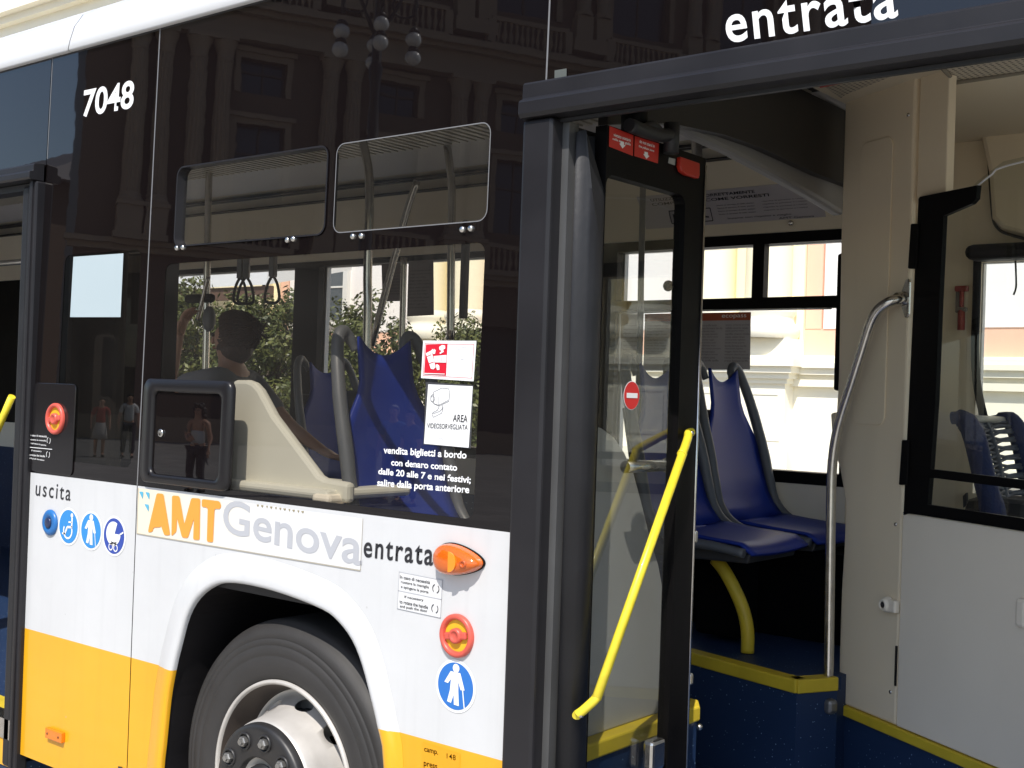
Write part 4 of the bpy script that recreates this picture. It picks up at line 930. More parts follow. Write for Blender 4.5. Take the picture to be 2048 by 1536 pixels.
# plinth with yellow edge
bm = BM(); ngon_prism(bm, [CP(t, .34, o) for t, o in ((-.06,0),(1.8,0),(1.8,-.9),(.5,-.9),(-.06,-.30))], (0,0,.245)); obj('cab_plinth', bm, M_speck, bus)
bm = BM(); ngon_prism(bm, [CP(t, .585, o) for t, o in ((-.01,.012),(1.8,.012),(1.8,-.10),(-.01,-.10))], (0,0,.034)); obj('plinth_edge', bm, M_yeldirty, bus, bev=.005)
# bent handrail by the post
HR = [(1806,597,.01),(1796,599,.035),(1778,604,.06),(1757,619,.075),(1742,645,.08),(1726,695,.08),(1704,765,.08),(1683,830,.08),(1670,885,.08),(1664,940,.08),(1662,1010,.08),(1660,1150,.08),(1658,1300,.08),(1656,1396,.08)]
bm = BM(); P = []
for a, b, o in HR: t, z = cab_px(a, b, o); P.append(CP(t, z, o))
tube(bm, P, .0165, 16, smooth=3); hr = obj('handrail', bm, M_steel, bus)
bm = BM(); tq = CN.to_track_quat('Z', 'Y').to_matrix().to_4x4()
t, z = cab_px(1806,598); ngon_prism(bm, [CP(t+dt, z+dz, .001) for dt, dz in ((-.005,-.012),(.022,-.060),(.034,-.060),(.040,-.05),(.040,.05),(.034,.060),(.022,.060),(-.005,.012))], CN*.008)
lathe(bm, [(.024,0),(.020,.02),(.0175,.03)], 24, Matrix.Translation(CP(t+.012, z, .006)) @ tq); obj('rail_flange', bm, M_steel, hr, bev=.002)
P_ = P[-1]; bm = BM(); bbox(bm, (-.075,-.012,-.045), (.045,.03,.005), .014, 2, Matrix.Translation(P_) @ Matrix((CD, CN, Vector((0,0,1)))).transposed().to_4x4()); tube(bm, [P_+Vector((0,0,.01)), P_-Vector((0,0,.05))], .019, 16, smooth=0); obj('rail_bracket', bm, mat('dull_steel', (.25,.25,.25), .4, metal=.8), hr)
# ceiling of the cab and perforated vents
M_perf = bpy.data.materials.new('perforated_cream'); M_perf.use_nodes = True; n = M_perf.node_tree.nodes; l = M_perf.node_tree.links; p = n['Principled BSDF']
tc = n.new('ShaderNodeTexCoord'); mp_ = n.new('ShaderNodeMapping'); mp_.inputs['Scale'].default_value = (55, 55, 1); l.new(tc.outputs['Object'], mp_.inputs[0])
sp = n.new('ShaderNodeSeparateXYZ'); l.new(mp_.outputs[0], sp.inputs[0])
sn = []
for i in range(2):
    f_ = n.new('ShaderNodeMath'); f_.operation = 'FRACT'; l.new(sp.outputs[i], f_.inputs[0]); s2 = n.new('ShaderNodeMath'); s2.operation = 'SUBTRACT'; s2.inputs[1].default_value = .5; l.new(f_.outputs[0], s2.inputs[0]); p2 = n.new('ShaderNodeMath'); p2.operation = 'POWER'; p2.inputs[1].default_value = 2; l.new(s2.outputs[0], p2.inputs[0]); sn.append(p2)
ad = n.new('ShaderNodeMath'); l.new(sn[0].outputs[0], ad.inputs[0]); l.new(sn[1].outputs[0], ad.inputs[1])
lt = n.new('ShaderNodeMath'); lt.operation = 'LESS_THAN'; lt.inputs[1].default_value = .07; l.new(ad.outputs[0], lt.inputs[0])
mx = n.new('ShaderNodeMix'); mx.data_type = 'RGBA'; mx.inputs[6].default_value = (.52,.46,.35,1); mx.inputs[7].default_value = (.06,.05,.04,1); l.new(lt.outputs[0], mx.inputs[0]); l.new(mx.outputs[2], p.inputs['Base Color'])
bm = BM(); box(bm, (-1.76, .1, 2.66), (.75, 2.42, 2.69)); obj('ceiling_panel', bm, M_creamc, bus)
v1 = [WZ(*p_, 2.64) for p_ in ((1885,135),(2060,108),(2060,142),(1912,162))]
bm = BM(); ngon_prism(bm, v1, (0,0,.02)); obj('ceiling_vent', bm, M_perf, bus)
bm = BM(); tube(bm, [v1[0], v1[3]+Vector((0,0,-.004)), v1[2]], .008, 8, smooth=0); obj('vent_trim', bm, mat('dark_cream', (.22,.19,.14), .6), bus)
v2 = [WZ(*p_, 2.64) for p_ in ((1640,168),(1700,158),(1846,128),(1690,190),(1682,196))]
bm = BM(); ngon_prism(bm, v2, (0,0,.02)); obj('ceiling_vent', bm, M_perf, bus)
v3 = [WZ(*p_, 2.63) for p_ in ((1637,168),(1694,158),(1690,166),(1640,176))]
bm = BM(); ngon_prism(bm, v3, (0,0,.012)); obj('red_tab', bm, M_red, bus)
# cab far wall: upper shelf moulding, blind, window frame, hammer
yc = YF-.01
def cab_wall(*pts): return [WY(*p_, yc) for p_ in pts]
bm = BM(); P = cab_wall((1944,190),(1962,240),(1975,300),(1980,365),(1985,430),(1992,452),(2010,466),(2060,480)); tube(bm, P, .006, 6); P = cab_wall((1950,190),(1970,250),(1986,320),(1992,368),(1996,410),(2004,424)); tube(bm, P, .004, 6); obj('panel_joint', bm, mat('joint_brown', (.06,.05,.035), .6), bus)
bm = BM(); P = cab_wall((1950,192),(1984,350),(1990,440),(2010,462),(2070,478),(2070,160)); ngon_prism(bm, P, (0,-.05,0)); obj('wall_locker', bm, M_cream, bus, bev=.02)
bm = BM(); a = WY(1948,505,yc); bbox(bm, (a.x, YF-.14, 2.185), (-.05, YF-.02, 2.245), .03, 3); obj('sun_blind', bm, M_frame, bus)
bm = BM(); P = cab_wall((1955,520),(1953,600),(1950,700),(1953,760),(1962,810),(1972,850),(1985,900)); tube(bm, P, .016, 8); obj('window_frame', bm, M_frame, bus)
bm = BM(); P = cab_wall((1950,525),(1948,700),(1951,765),(1970,845),(1990,905),(1995,1010),(1930,1010),(1940,525))
obj('cab_wall', bm, M_cream, bus) if 0 else bm.free()
h0 = WY(1925,640,yc-.02); bm = BM()
hm = sub('safety_hammer', (h0.x, h0.y, h0.z), bus)
P = [WY(*p_, yc-.02)-h0 for p_ in ((1922,660),(1923,620),(1924,600),(1924,578))]; tube(bm, [P[0], P[1]], .014, 12, smooth=0); tube(bm, [P[1], P[3]], .009, 10, smooth=0); bbox(bm, (P[3].x-.026,-.012,P[3].z-.010), (P[3].x+.024,.012,P[3].z+.012), .005, 2); obj('hammer_body', bm, mat('hammer_red', (.30,.03,.02), .4, var=.2), hm)
bm = BM(); bbox(bm, (P[2].x-.026,.0,P[1].z-.01), (P[2].x-.004,.016,P[3].z-.004), .004, 2); bbox(bm, (P[1].x-.018,-.012,P[1].z-.006), (P[1].x+.018,.016,P[1].z+.010), .003, 2); obj('hammer_holder', bm, mat('holder_grey', (.18,.15,.13), .5), hm)
bm = BM(); tube(bm, cab_wall((2031,522),(2032,550),(2032,575),(2027,590)), .004, 6); obj('blind_cord', bm, M_dark, bus)
bm = BM(); P = cab_wall((1929,992),(1936,985),(1937,1010),(1930,1015)); ngon_prism(bm, P, (0,-.02,0)); obj('wall_switch', bm, M_ink, bus)

# ================================================================== SEATS AND FITTINGS
def make_seat(loc):
    st = sub('seat', loc, bus)
    bm = BM(); NU, NV = 12, 22; G_ = []
    for j in range(NV+1):                        # one shell: pan then backrest
        t = j/NV; row = []
        for i in range(NU+1):
            u = -1+2*i/NU
            if t < .40:
                k = t/.40; x = .415*(1-k)+.01; z = -.012-.020*(1-k)**2*1.5+.010*u*u-.02*math.sin(PI*k)*.6-.03*(max(0, .15-k)/.15)**2; hw = .215
            else:
                k = (t-.40)/.60; x = .01-.135*k-.020*math.sin(PI*k)+.018*u*u*(1-k*.5); zt = .535+.055*u*u; z = -.02+(zt+.02)*k; kk = min(1, max(0, (k-.48)/.30)); hw = .215-.012*k-.088*kk*kk*(3-2*kk)
                b = max(0, 1-k/.18); x += .05*b*b
            row.append(bm.verts.new((x, u*hw, z)))
        G_.append(row)
    for a, b in zip(G_, G_[1:]):
        for i in range(NU): bm.faces.new((a[i], a[i+1], b[i+1], b[i])).smooth = True
    sh = obj('seat_shell', bm, M_seatb, st, norm=True); sm = sh.modifiers.new('th', 'SOLIDIFY'); sm.thickness = .012; sm.offset = 0
    for s_ in (-1, 1):
        bm = BM()
        path = [(.40,.225*s_,-.06),(.28,.232*s_,-.045),(.12,.234*s_,-.035),(.03,.234*s_,.03),(-.005,.232*s_,.12),(-.035,.228*s_,.24),(-.07,.222*s_,.36),(-.10,.210*s_,.46),(-.128,.192*s_,.545),(-.143,.172*s_,.592),(-.150,.148*s_,.605),(-.147,.124*s_,.585),(-.135,.108*s_,.545)]
        tube(bm, path, [.016,.017,.018,.020,.022,.023,.022,.021,.020,.020,.020,.018,.014], 12, smooth=4)
        obj('seat_rim', bm, M_rim, st)
    bm = BM()
    ngon_prism(bm, [Vector((x, -.18, z)) for x, z in ((.40,-.065),(.04,-.06),(-.035,.05),(-.135,.42),(-.150,.42),(-.07,.02),(.0,-.11),(.39,-.10))], (0,.36,0)); obj('seat_back_cover', bm, mat('dark_grey_plastic', (.035,.036,.04), .5, var=.1), st, bev=.006)
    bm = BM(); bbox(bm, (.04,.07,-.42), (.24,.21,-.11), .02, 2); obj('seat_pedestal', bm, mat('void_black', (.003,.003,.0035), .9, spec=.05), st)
    return st
seat = make_seat((-2.372, 2.13, 1.165))
copy_tree(seat, bus, (-2.372, 1.612, 1.165))
copy_tree(seat, bus, (-2.650, .425, 1.195))
copy_tree(seat, bus, (-4.75, 2.10, 1.165))
# driver's seat with a woven cover
ds = sub('driver_seat', (-1.05, 1.75, .95), bus)
def dl(v): return v-ds.location
M_cord = mat('woven_cord', (.07,.075,.095), .6, var=.3, vscale=30); M_bol = mat('navy_bolster', (.012,.022,.09), .75, var=.35, vscale=60, bump=.004, bscale=90)
LP_ = [WY(*p_, 1.72) for p_ in ((1904,836),(1918,836),(1932,843),(1946,866),(1957,905),(1966,945),(1976,985),(1985,1020),(1992,1075),(1995,1130))]
RP_ = [WY(*p_, 2.10) for p_ in ((1985,842),(2000,840),(2018,840),(2032,856),(2044,892),(2054,935),(2062,975),(2070,1010),(2076,1060),(2080,1120))]
bm = BM(); tube(bm, [dl(p_) for p_ in LP_], [.022,.03,.034,.036,.036,.036,.036,.04,.045,.045], 12, smooth=3); tube(bm, [dl(p_) for p_ in RP_], [.02,.028,.032,.034,.034,.036,.036,.04,.045,.045], 12, smooth=3); obj('seat_bolster', bm, M_bol, ds)
def along(P, t):
    t *= len(P)-1; i = min(int(t), len(P)-2); return P[i].lerp(P[i+1], t-i)
bm = BM(); K = 34
for k in range(K):
    t = .14+.84*k/K; a = along(LP_, t); b = along(RP_, t); w_ = .012 if k % 2 else -.012; sag = Vector((-.02, 0, 0))
    tube(bm, [dl(a), dl(a.lerp(b,.3)+sag+Vector((0,0,w_*.5))), dl(a.lerp(b,.5)+sag+Vector((0,0,-w_*.4))), dl(a.lerp(b,.7)+sag+Vector((0,0,w_*.5))), dl(b)], .0062 if k < 20 else .008, 6, smooth=2)
for u in (.5,): tube(bm, [dl(along(LP_, .14+.84*k/10).lerp(along(RP_, .14+.84*k/10), u)+Vector((-.022,0,0))) for k in range(11)], .014, 8)
obj('woven_cover', bm, M_cord, ds)
bm = BM(); tube(bm, [dl(LP_[1]+Vector((.02,0,0))), dl(RP_[1]+Vector((.02,0,0)))], .012, 8, smooth=0); obj('top_bar', bm, mat('pale_bar', (.45,.42,.36), .4), ds)
bm = BM(); box(bm, tuple(dl(Vector((-1.2, 1.7, .70)))), tuple(dl(Vector((-.75, 2.12, 1.08))))); bbox(bm, tuple(dl(Vector((-1.38, 1.78, 1.02)))), tuple(dl(Vector((-1.15, 2.05, 1.33)))), .04, 2); obj('seat_base', bm, M_dark, ds)

# pale moulded ledge by the glass
lp = [WY(*p_, .10) for p_ in ((470,760),(497,760),(510,765),(522,778),(534,800),(550,830),(640,950),(652,957),(700,966))]
zb = WY(470,955,.10).z
bm = BM(); pts = [Vector((v.x, .09, v.z)) for v in lp]+[Vector((lp[-1].x, .09, 1.29)), Vector((lp[0].x-.04, .09, 1.30))]
ngon_prism(bm, pts, (0,.035,0))
bm2 = bm; box(bm2, (lp[0].x-.04, .05, 1.296), (-2.60, .40, 1.326)); obj('window_ledge', bm, mat('pale_moulding', (.66,.64,.55), .45, var=.05), bus, bev=.012)
bm = BM(); bbox(bm, (-2.66,.04,1.285), (-2.585,.12,1.315), .012, 2); obj('ledge_bracket', bm, M_lgrey, bus)

# poles, rails and hanging straps
def pole(px, Y, r=.0165, z_bot=None, m_=M_steel, name='grab_pole'):
    P = [WY(a, b, Y) for a, b in px]
    if z_bot is not None: P.append(Vector((P[-1].x, Y, z_bot)))
    bm = BM(); tube(bm, P, r, 14, smooth=4); return obj(name, bm, m_, bus)
pole([(722,262),(727,290),(737,340),(739,400),(737,480),(735,560),(734,690)], .92, .017, PZ)
pole([(884,235),(891,270),(900,335),(904,390),(903,450),(902,560),(901,680)], 1.5, .017)
pole([(808,515),(806,600),(803,700)], 1.55, .014, 1.2)
pole([(834,362),(807,446),(743,691)], 1.55, .016)
pole([(422,290),(417,380),(415,500),(413,600),(411,745)], 1.36, .017, .36)
pole([(1380,180),(1384,215),(1391,260),(1394,310),(1393,420),(1388,700)], 1.0, .0175, .36)
pole([(1287,300),(1285,420),(1282,560),(1279,720)], 1.52, .012, PZ, M_rim)
pole([(395,640),(405,600),(417,553)], 1.0, .010)
bm = BM(); q = WY(418,638,1.35); sphere(bm, q, .05, sc=(.75,.6,1.25)); obj('validator', bm, M_rim, bus)
bm = BM(); q = WY(401,597,1.02); bbox(bm, (q.x-.10, q.y-.02, q.z-.02), (q.x+.09, q.y+.02, q.z+.02), .015, 2); obj('pole_joint', bm, M_frame, bus)
rz = WY(932,452,1.2).z
bm = BM(); tube(bm, [(-9, 1.2, rz), (-3.2, 1.2, rz)], .016, 12, smooth=0); obj('ceiling_rail', bm, M_steel, bus)
def strap(px):
    q = WY(*px, 1.2); s_ = sub('hanging_strap', (q.x, 1.2, rz), bus)
    bm = BM(); bbox(bm, (-.014,-.018,-.16), (.014,.018,.018), .006, 2); obj('strap_band', bm, M_rim, s_)
    bm = BM(); tube(bm, [(0,0,-.15),(-.024,0,-.19),(-.037,0,-.25),(-.028,0,-.27),(0,0,-.275),(.028,0,-.27),(.037,0,-.25),(.024,0,-.19),(0,0,-.15)], .0065, 10, smooth=3)
    obj('strap_handle', bm, M_rubf, s_); return s_
s0 = strap((495,488)); s0.rotation_euler.z = R(38)
for px, a in (((548,484), 20), ((484,489), 88)):
    c = copy_tree(s0, bus, (WY(*px, 1.2).x, 1.2, rz)); c.rotation_euler.z = R(a)
bm = BM(); q = WY(932,470,1.2); bbox(bm, (q.x-.013,1.185,rz-.36), (q.x+.013,1.215,rz+.02), .006, 2); obj('strap_band', bm, M_rubf, bus)
# light grey column, its dimness behind the rear pane put into a dark colour
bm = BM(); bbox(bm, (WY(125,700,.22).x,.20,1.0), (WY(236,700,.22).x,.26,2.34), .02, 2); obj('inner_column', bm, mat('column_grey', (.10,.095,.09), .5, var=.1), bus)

# ================================================================== PEOPLE
def skin_mesh(name, verts, edges, radii, material, parent, root=0, sub_=2):
    me = bpy.data.meshes.new(name); me.from_pydata([Vector(v) for v in verts], edges, []); o = bpy.data.objects.new(name, me); COL.objects.link(o)
    md = o.modifiers.new('skin', 'SKIN'); md.use_smooth_shade = True; md.branch_smoothing = .4
    for i, r in enumerate(radii): 
        r = r if isinstance(r, tuple) else (r, r); me.skin_vertices[0].data[i].radius = r
    me.skin_vertices[0].data[root].use_root = True
    s_ = o.modifiers.new('sub', 'SUBSURF'); s_.levels = sub_; s_.render_levels = sub_
    dg = bpy.context.evaluated_depsgraph_get(); m2 = bpy.data.meshes.new_from_object(o.evaluated_get(dg)); o.modifiers.clear(); o.data = m2; m2.name = name
    for p_ in m2.polygons: p_.use_smooth = True
    m2.materials.clear(); m2.materials.append(material); o.parent = parent
    return o
STAND = dict(elL=(.24,.02,1.13), wrL=(.25,-.08,.90), haL=(.25,-.12,.80), elR=(-.24,.02,1.13), wrR=(-.25,-.08,.90), haR=(-.25,-.12,.80), knL=(.10,-.02,.50), anL=(.10,.03,.08), knR=(-.10,-.02,.50), anR=(-.10,.03,.08))
def person(loc, rotz, label, top, bottom, hair, pose=None, scale=1., group=None, skirt=False, fingers=True, hairstyle='short', skin=None, slim=1., bare=False):
    P = dict(STAND); P.update(pose or {}); M_s = skin or M_skin
    rt = bpy.data.objects.new('person', None); COL.objects.link(rt); rt.location = loc; rt.rotation_euler = (0,0,rotz); rt.scale = (scale,)*3
    rt['label'] = label; rt['category'] = 'person'
    if group: rt['group'] = group
    V = []; E_ = []; Rr = []
    def add(p, r, par=None):
        V.append(p); Rr.append(r)
        if par is not None: E_.append((par, len(V)-1))
        return len(V)-1
    pel = add((0,0,.95), (.135*slim,.105*slim)); sp1 = add((0,0,1.12), (.12*slim,.095*slim), pel); ch = add((0,0,1.30), (.14*slim,.105*slim), sp1); nb_ = add((0,.005,1.44), (.075,.07), ch)
    nk = add((0,-.005,1.50), .052, nb_); h0 = add((0,-.022,1.555), (.062,.070), nk); h1 = add((0,-.018,1.615), (.074,.092), h0); h2 = add((0,-.008,1.675), (.066,.080), h1)
    toes = []
    for s_, K in ((1,'L'),(-1,'R')):
        sh = add((.165*s_*slim,.0,1.405), .058, nb_); el = add(P['el'+K], .041, sh); wr = add(P['wr'+K], .028, el); ha = add(P['ha'+K], (.040,.020), wr)
        if fingers:
            d = (Vector(P['ha'+K])-Vector(P['wr'+K])).normalized(); sd = d.cross(Vector((0,1,0))); sd = sd.normalized() if sd.length > .1 else Vector((1,0,0)); up_ = sd.cross(d)
            for q, ln in ((-1.5,.060),(-.5,.075),(.5,.080),(1.5,.068)):
                b0 = Vector(P['ha'+K])+sd*q*.019+d*.018; f1 = add(b0, .0095, ha); f2 = add(b0+d*ln*.55+up_*.012, .0085, f1); add(b0+d*ln*.85+up_*.036, .0072, f2)
            b0 = Vector(P['wr'+K]).lerp(Vector(P['ha'+K]), .4)-sd*.034; t1 = add(b0, .012, wr); add(b0+d*.05-sd*.018+up_*.014, .0095, t1)
        hp = add((.09*s_,0,.90), .092*slim, pel); kn = add(P['kn'+K], .060*slim, hp); an = add(P['an'+K], .040, kn); a = Vector(P['an'+K]); add(tuple(a+Vector((.01*s_,-.15,-.045))), .034, an)
    body = skin_mesh('body', V, E_, Rr, M_s, rt)
    # face
    bm = BM()
    for s_ in (-1, 1): sphere(bm, Vector((.030*s_,-.096,1.628)), .0105, 10, 8)
    obj('eye', bm, mat('eye_dark', (.02,.015,.012), .2), rt)
    bm = BM(); tube(bm, [(0,-.100,1.632),(0,-.116,1.600),(0,-.108,1.590)], .0105, 8); 
    for s_ in (-1, 1): sphere(bm, Vector((.078*s_,-.005,1.612)), .026, 10, 8, (.4,.8,1.2))
    obj('nose_and_ear', bm, M_s, rt, smooth=True)
    bm = BM(); tube(bm, [(-.024,-.094,1.566),(0,-.102,1.564),(.024,-.094,1.566)], .0055, 6); obj('mouth', bm, mat('lips', (.35,.10,.08), .5), rt)
    # hair
    bm = BM(); rnd = random.Random(int(loc[0]*100))
    if hairstyle == 'curly':
        for k in range(110):
            a = rnd.uniform(0, 2*PI); hgt = rnd.uniform(1.46, 1.73); f = math.sin(a); r_ = .105 if hgt < 1.66 else .07
            if f < -.25 and hgt < 1.67: continue
            sphere(bm, Vector((math.cos(a)*r_, .01+f*r_*1.05, hgt)), rnd.uniform(.03,.05), 8, 6)
    elif hairstyle == 'bun':
        sphere(bm, Vector((0,.012,1.645)), .108, 24, 16, (.92,1.08,.98)); sphere(bm, Vector((0,.02,1.58)), .092, 20, 12, (.92,.9,1.0))
        for k in range(0):
            a = rnd.uniform(0, 2*PI); e_ = rnd.uniform(-.5, 1.4); d = Vector((math.cos(a)*math.cos(e_), math.sin(a)*math.cos(e_), math.sin(e_)))
            if d.y < -.35 and d.z < .55: continue
            sphere(bm, Vector((0,.012,1.64))+Vector((d.x*.103, d.y*.118, d.z*.106)), rnd.uniform(.006,.014), 6, 5)
        sphere(bm, Vector((.0,.115,1.66)), .042, 14, 10)
        bm2 = [v for v in bm.verts if v.co.y < -.045 and v.co.z < 1.69]; bmesh.ops.delete(bm, geom=bm2, context='VERTS')
        C0 = Vector((0,.012,1.638))
        for k in range(420):                         # strands swept back over the head into the bun
            a = rnd.uniform(-PI, PI); st_ = Vector((math.sin(a)*.95, -.45+.25*abs(math.sin(a)), .75*math.cos(a) if abs(a) < 1.9 else -.45)).normalized()
            en = Vector((rnd.uniform(-.35,.35), 1, .22+rnd.uniform(-.3,.3))).normalized(); pts = []
            for q in range(5):
                d = st_.lerp(en, q/4+rnd.uniform(-.03,.03)).normalized(); pts.append(C0+Vector((d.x*.104, d.y*.120, d.z*.108))*rnd.uniform(1.0,1.045))
            if rnd.random() < .12: pts[-1] = pts[-1]+Vector((rnd.uniform(-.03,.03), rnd.uniform(0,.05), rnd.uniform(-.03,.04)))
            tube(bm, pts, .0032, 4, cap=False, smooth=2)
    else:
        sphere(bm, Vector((0,.008,1.655)), .096, 24, 16, (.90,1.08,.92)); bm2 = [v for v in bm.verts if v.co.y < -.035 and v.co.z < 1.69]; bmesh.ops.delete(bm, geom=bm2, context='VERTS')
    obj('hair', bm, hair, rt, smooth=True)
    # clothes: shells over the same skeleton
    V2 = [(0,0,.93),(0,0,1.12),(0,0,1.30),(0,.005,1.425)]; E2 = [(0,1),(1,2),(2,3)]; R2 = [(.15*slim,.12*slim),(.138*slim,.112*slim),(.156*slim,.12*slim),(.085,.08)]
    if not bare:
        for s_, K in ((1,'L'),(-1,'R')):
            sh = Vector((.168*s_*slim,0,1.405)); e_ = sh.lerp(Vector(P['el'+K]), .78); i = len(V2); V2 += [tuple(sh), tuple(e_)]; R2 += [.070,.056]; E2 += [(3,i),(i,i+1)]
    else: V2 = V2[:3]; E2 = E2[:2]; R2 = R2[:3]
    skin_mesh('shirt', V2, E2, R2, top, rt)
    if skirt:
        bm = BM(); lathe(bm, [(.13,1.0),(.155,.92),(.20,.70),(.22,.52),(.21,.52),(.19,.70)], 32)
        for v in bm.verts: v.co.y *= .8
        obj('skirt', bm, bottom, rt)
    else:
        V3 = [(0,0,.97)]; E3 = []; R3 = [(.145*slim,.118*slim)]
        for s_, K in ((1,'L'),(-1,'R')):
            i = len(V3); a = Vector(P['an'+K])+Vector((0,0,.04)); V3 += [(.09*s_,0,.89), P['kn'+K], tuple(a)]; R3 += [.102*slim,.074*slim,.062]; E3 += [(0,i),(i,i+1),(i+1,i+2)]
        skin_mesh('trousers', V3, E3, R3, bottom, rt)
    bm = BM()
    for K in 'LR':
        a = Vector(P['an'+K]); s_ = 1 if K == 'L' else -1; bbox(bm, (a.x-.045+.005*s_, a.y-.20, a.z-.08), (a.x+.045+.005*s_, a.y+.06, a.z-.005), .03, 3)
    obj('shoes', bm, mat('shoe_dark', (.03,.028,.026), .6), rt)
    return rt
M_gt = mat('grey_shirt', (.24,.24,.26), .8, var=.1, vscale=12); M_wt = mat('white_shirt', (.62,.62,.60), .8, var=.05); M_rt_ = mat('red_shirt', (.42,.05,.04), .8); M_bt = mat('blue_shirt', (.04,.14,.36), .8)
M_dj = mat('dark_trousers', (.025,.028,.04), .85, var=.15); M_bj = mat('blue_jeans', (.05,.09,.20), .85, var=.15); M_sk = mat('pale_skirt', (.50,.48,.46), .8); M_bh = mat('black_hair', (.015,.012,.010), .5, var=.4, vscale=50); M_wh = mat('grey_hair', (.45,.44,.42), .6)
# passenger standing in the aisle, one arm up to the pole, the other on a seat
q = WY(458,700,1.12)
pp = person((q.x+.08, 1.08, .335), R(-70), 'woman with brown pinned-up hair and grey top standing inside the bus, arm raised', M_gt, M_dj, M_hair,
    dict(elL=(.13,-.27,1.37), wrL=(.10,-.24,1.60), haL=(.085,-.225,1.68), elR=(-.10,.26,1.20), wrR=(-.05,.46,1.10), haR=(-.04,.54,1.07)), scale=.925, hairstyle='bun')
# people out on the square, seen mirrored in the glass
person((-28.2,-16.5,0), R(120), 'man in white shirt and dark trousers mirrored in the rear glass panel', M_wt, M_dj, M_bh, dict(knR=(-.10,-.12,.50), anR=(-.10,-.16,.09), knL=(.10,.02,.5), anL=(.10,.16,.10)), scale=1.03, fingers=False)
person((-28.9,-16.1,0), R(120), 'woman in red top and pale skirt walking, mirrored in the rear glass panel', M_rt_, M_sk, M_bh, None, scale=.95, skirt=True, fingers=False)
person((-14.6,-12.6,0), R(150), 'grey-haired man in blue shirt, mirrored across the blue seat', M_bt, M_bj, M_wh, None, scale=1.0, fingers=False)
person((-14.0,-12.4,0), R(190), 'man in dark blue shirt standing beside a grey-haired man, mirrored in the glass', mat('navy_shirt', (.02,.05,.16), .8), M_bj, M_bh, dict(knL=(.14,-.03,.5), anL=(.17,.0,.08)), scale=.97, fingers=False)
person((-16.9,-10.3,0), R(150), 'curly-haired woman in strapless white top, mirrored in the black hatch', M_wt, M_dj, M_bh, dict(elL=(.22,-.02,1.14), wrL=(.10,-.20,1.06), haL=(.04,-.24,1.07)), scale=.90, hairstyle='curly', bare=True)

# ================================================================== THE SQUARE
def brickish(name, c1, c2, mortar, sx, sy, rough=.8, bump=.0):
    m = bpy.data.materials.new(name); m.use_nodes = True; n = m.node_tree.nodes; l = m.node_tree.links; p = n['Principled BSDF']
    tc = n.new('ShaderNodeTexCoord'); b = n.new('ShaderNodeTexBrick'); b.inputs['Scale'].default_value = 1; b.inputs['Brick Width'].default_value = sx; b.inputs['Row Height'].default_value = sy; b.inputs['Mortar Size'].default_value = .012
    b.inputs[1].default_value = (*c1, 1); b.inputs[2].default_value = (*c2, 1); b.inputs[3].default_value = (*mortar, 1); l.new(tc.outputs['Object'], b.inputs[0])
    no = n.new('ShaderNodeTexNoise'); no.inputs['Scale'].default_value = .8; no.inputs['Detail'].default_value = 8; l.new(tc.outputs['Object'], no.inputs['Vector'])
    mr = n.new('ShaderNodeMapRange'); mr.inputs[3].default_value = .75; mr.inputs[4].default_value = 1.15; l.new(no.outputs[0], mr.inputs[0])
    mx = n.new('ShaderNodeMix'); mx.data_type = 'RGBA'; mx.blend_type = 'MULTIPLY'; mx.inputs[0].default_value = 1; l.new(b.outputs[0], mx.inputs[6]); l.new(mr.outputs[0], mx.inputs[7]); l.new(mx.outputs[2], p.inputs['Base Color']); p.inputs['Roughness'].default_value = rough
    return m
bm = BM(); face(bm, [Vector(p_) for p_ in ((-600,-600,0),(600,-600,0),(600,600,0),(-600,600,0))]); struct(obj('ground', bm, brickish('stone_paving', (.26,.25,.235), (.20,.195,.185), (.11,.105,.10), .9, .45), None))
bm = BM(); face(bm, [Vector(p_) for p_ in ((-120,-7.5,.004),(60,-7.5,.004),(60,3.4,.004),(-120,3.4,.004))]); struct(obj('road', bm, brickish('granite_setts', (.45,.43,.39), (.38,.36,.33), (.20,.19,.18), .5, .25), None))
bm = BM(); box(bm, (-120, 3.4, 0), (60, 12.5, .13)); struct(obj('pavement', bm, brickish('pale_slabs', (.44,.42,.38), (.38,.36,.33), (.2,.19,.18), .8, .8), None))

# ---- painted palace behind the bus
def blk(bm, x0, x1, y0, y1, z0, z1): box(bm, (x0, y0, z0), (x1, y1, z1))
M_pc = mat('cream_stucco', (.95,.90,.76), .8, var=.05, vscale=.6); M_pp = mat('peach_stucco', (.87,.55,.41), .8, var=.06, vscale=.6); M_pw = mat('pale_stucco', (.93,.90,.89), .8, var=.03, vscale=.6); M_pl = mat('yellow_stucco', (.95,.87,.64), .8, var=.05, vscale=.5)
M_wing = mat('palace_window', (.10,.12,.14), .15); M_pwf = mat('window_white', (.80,.80,.78), .5)
pal = thing('palace', 'ornate cream and peach palace front in full sun behind the bus', 'building', (-20, 27, 0))
YP = 25.0
bm = BM(); blk(bm, -75, 22, YP+.5, YP+14, 0, 23); obj('wall', bm, M_pw, pal)
bm = BM(); blk(bm, -75, 22, YP+.2, YP+.5, .35, 2.05); blk(bm, -75, 22, YP+.0, YP+.5, 0, .35)
for z0, z1, y in ((2.05,2.22,.02),(2.22,2.34,.10),(2.34,2.5,-.05),(2.5,2.62,-.15),(2.62,2.74,-.05),(2.74,2.80,.1)): blk(bm, -75, 22, YP+y, YP+.5, z0, z1)
obj('plinth', bm, M_pc, pal)
groups = [-14.8+9.8*k for k in range(-5, 4)]
bmC = BM(); bmS = BM(); bmW = BM(); bmF = BM(); bmG = BM(); bmD = BM()
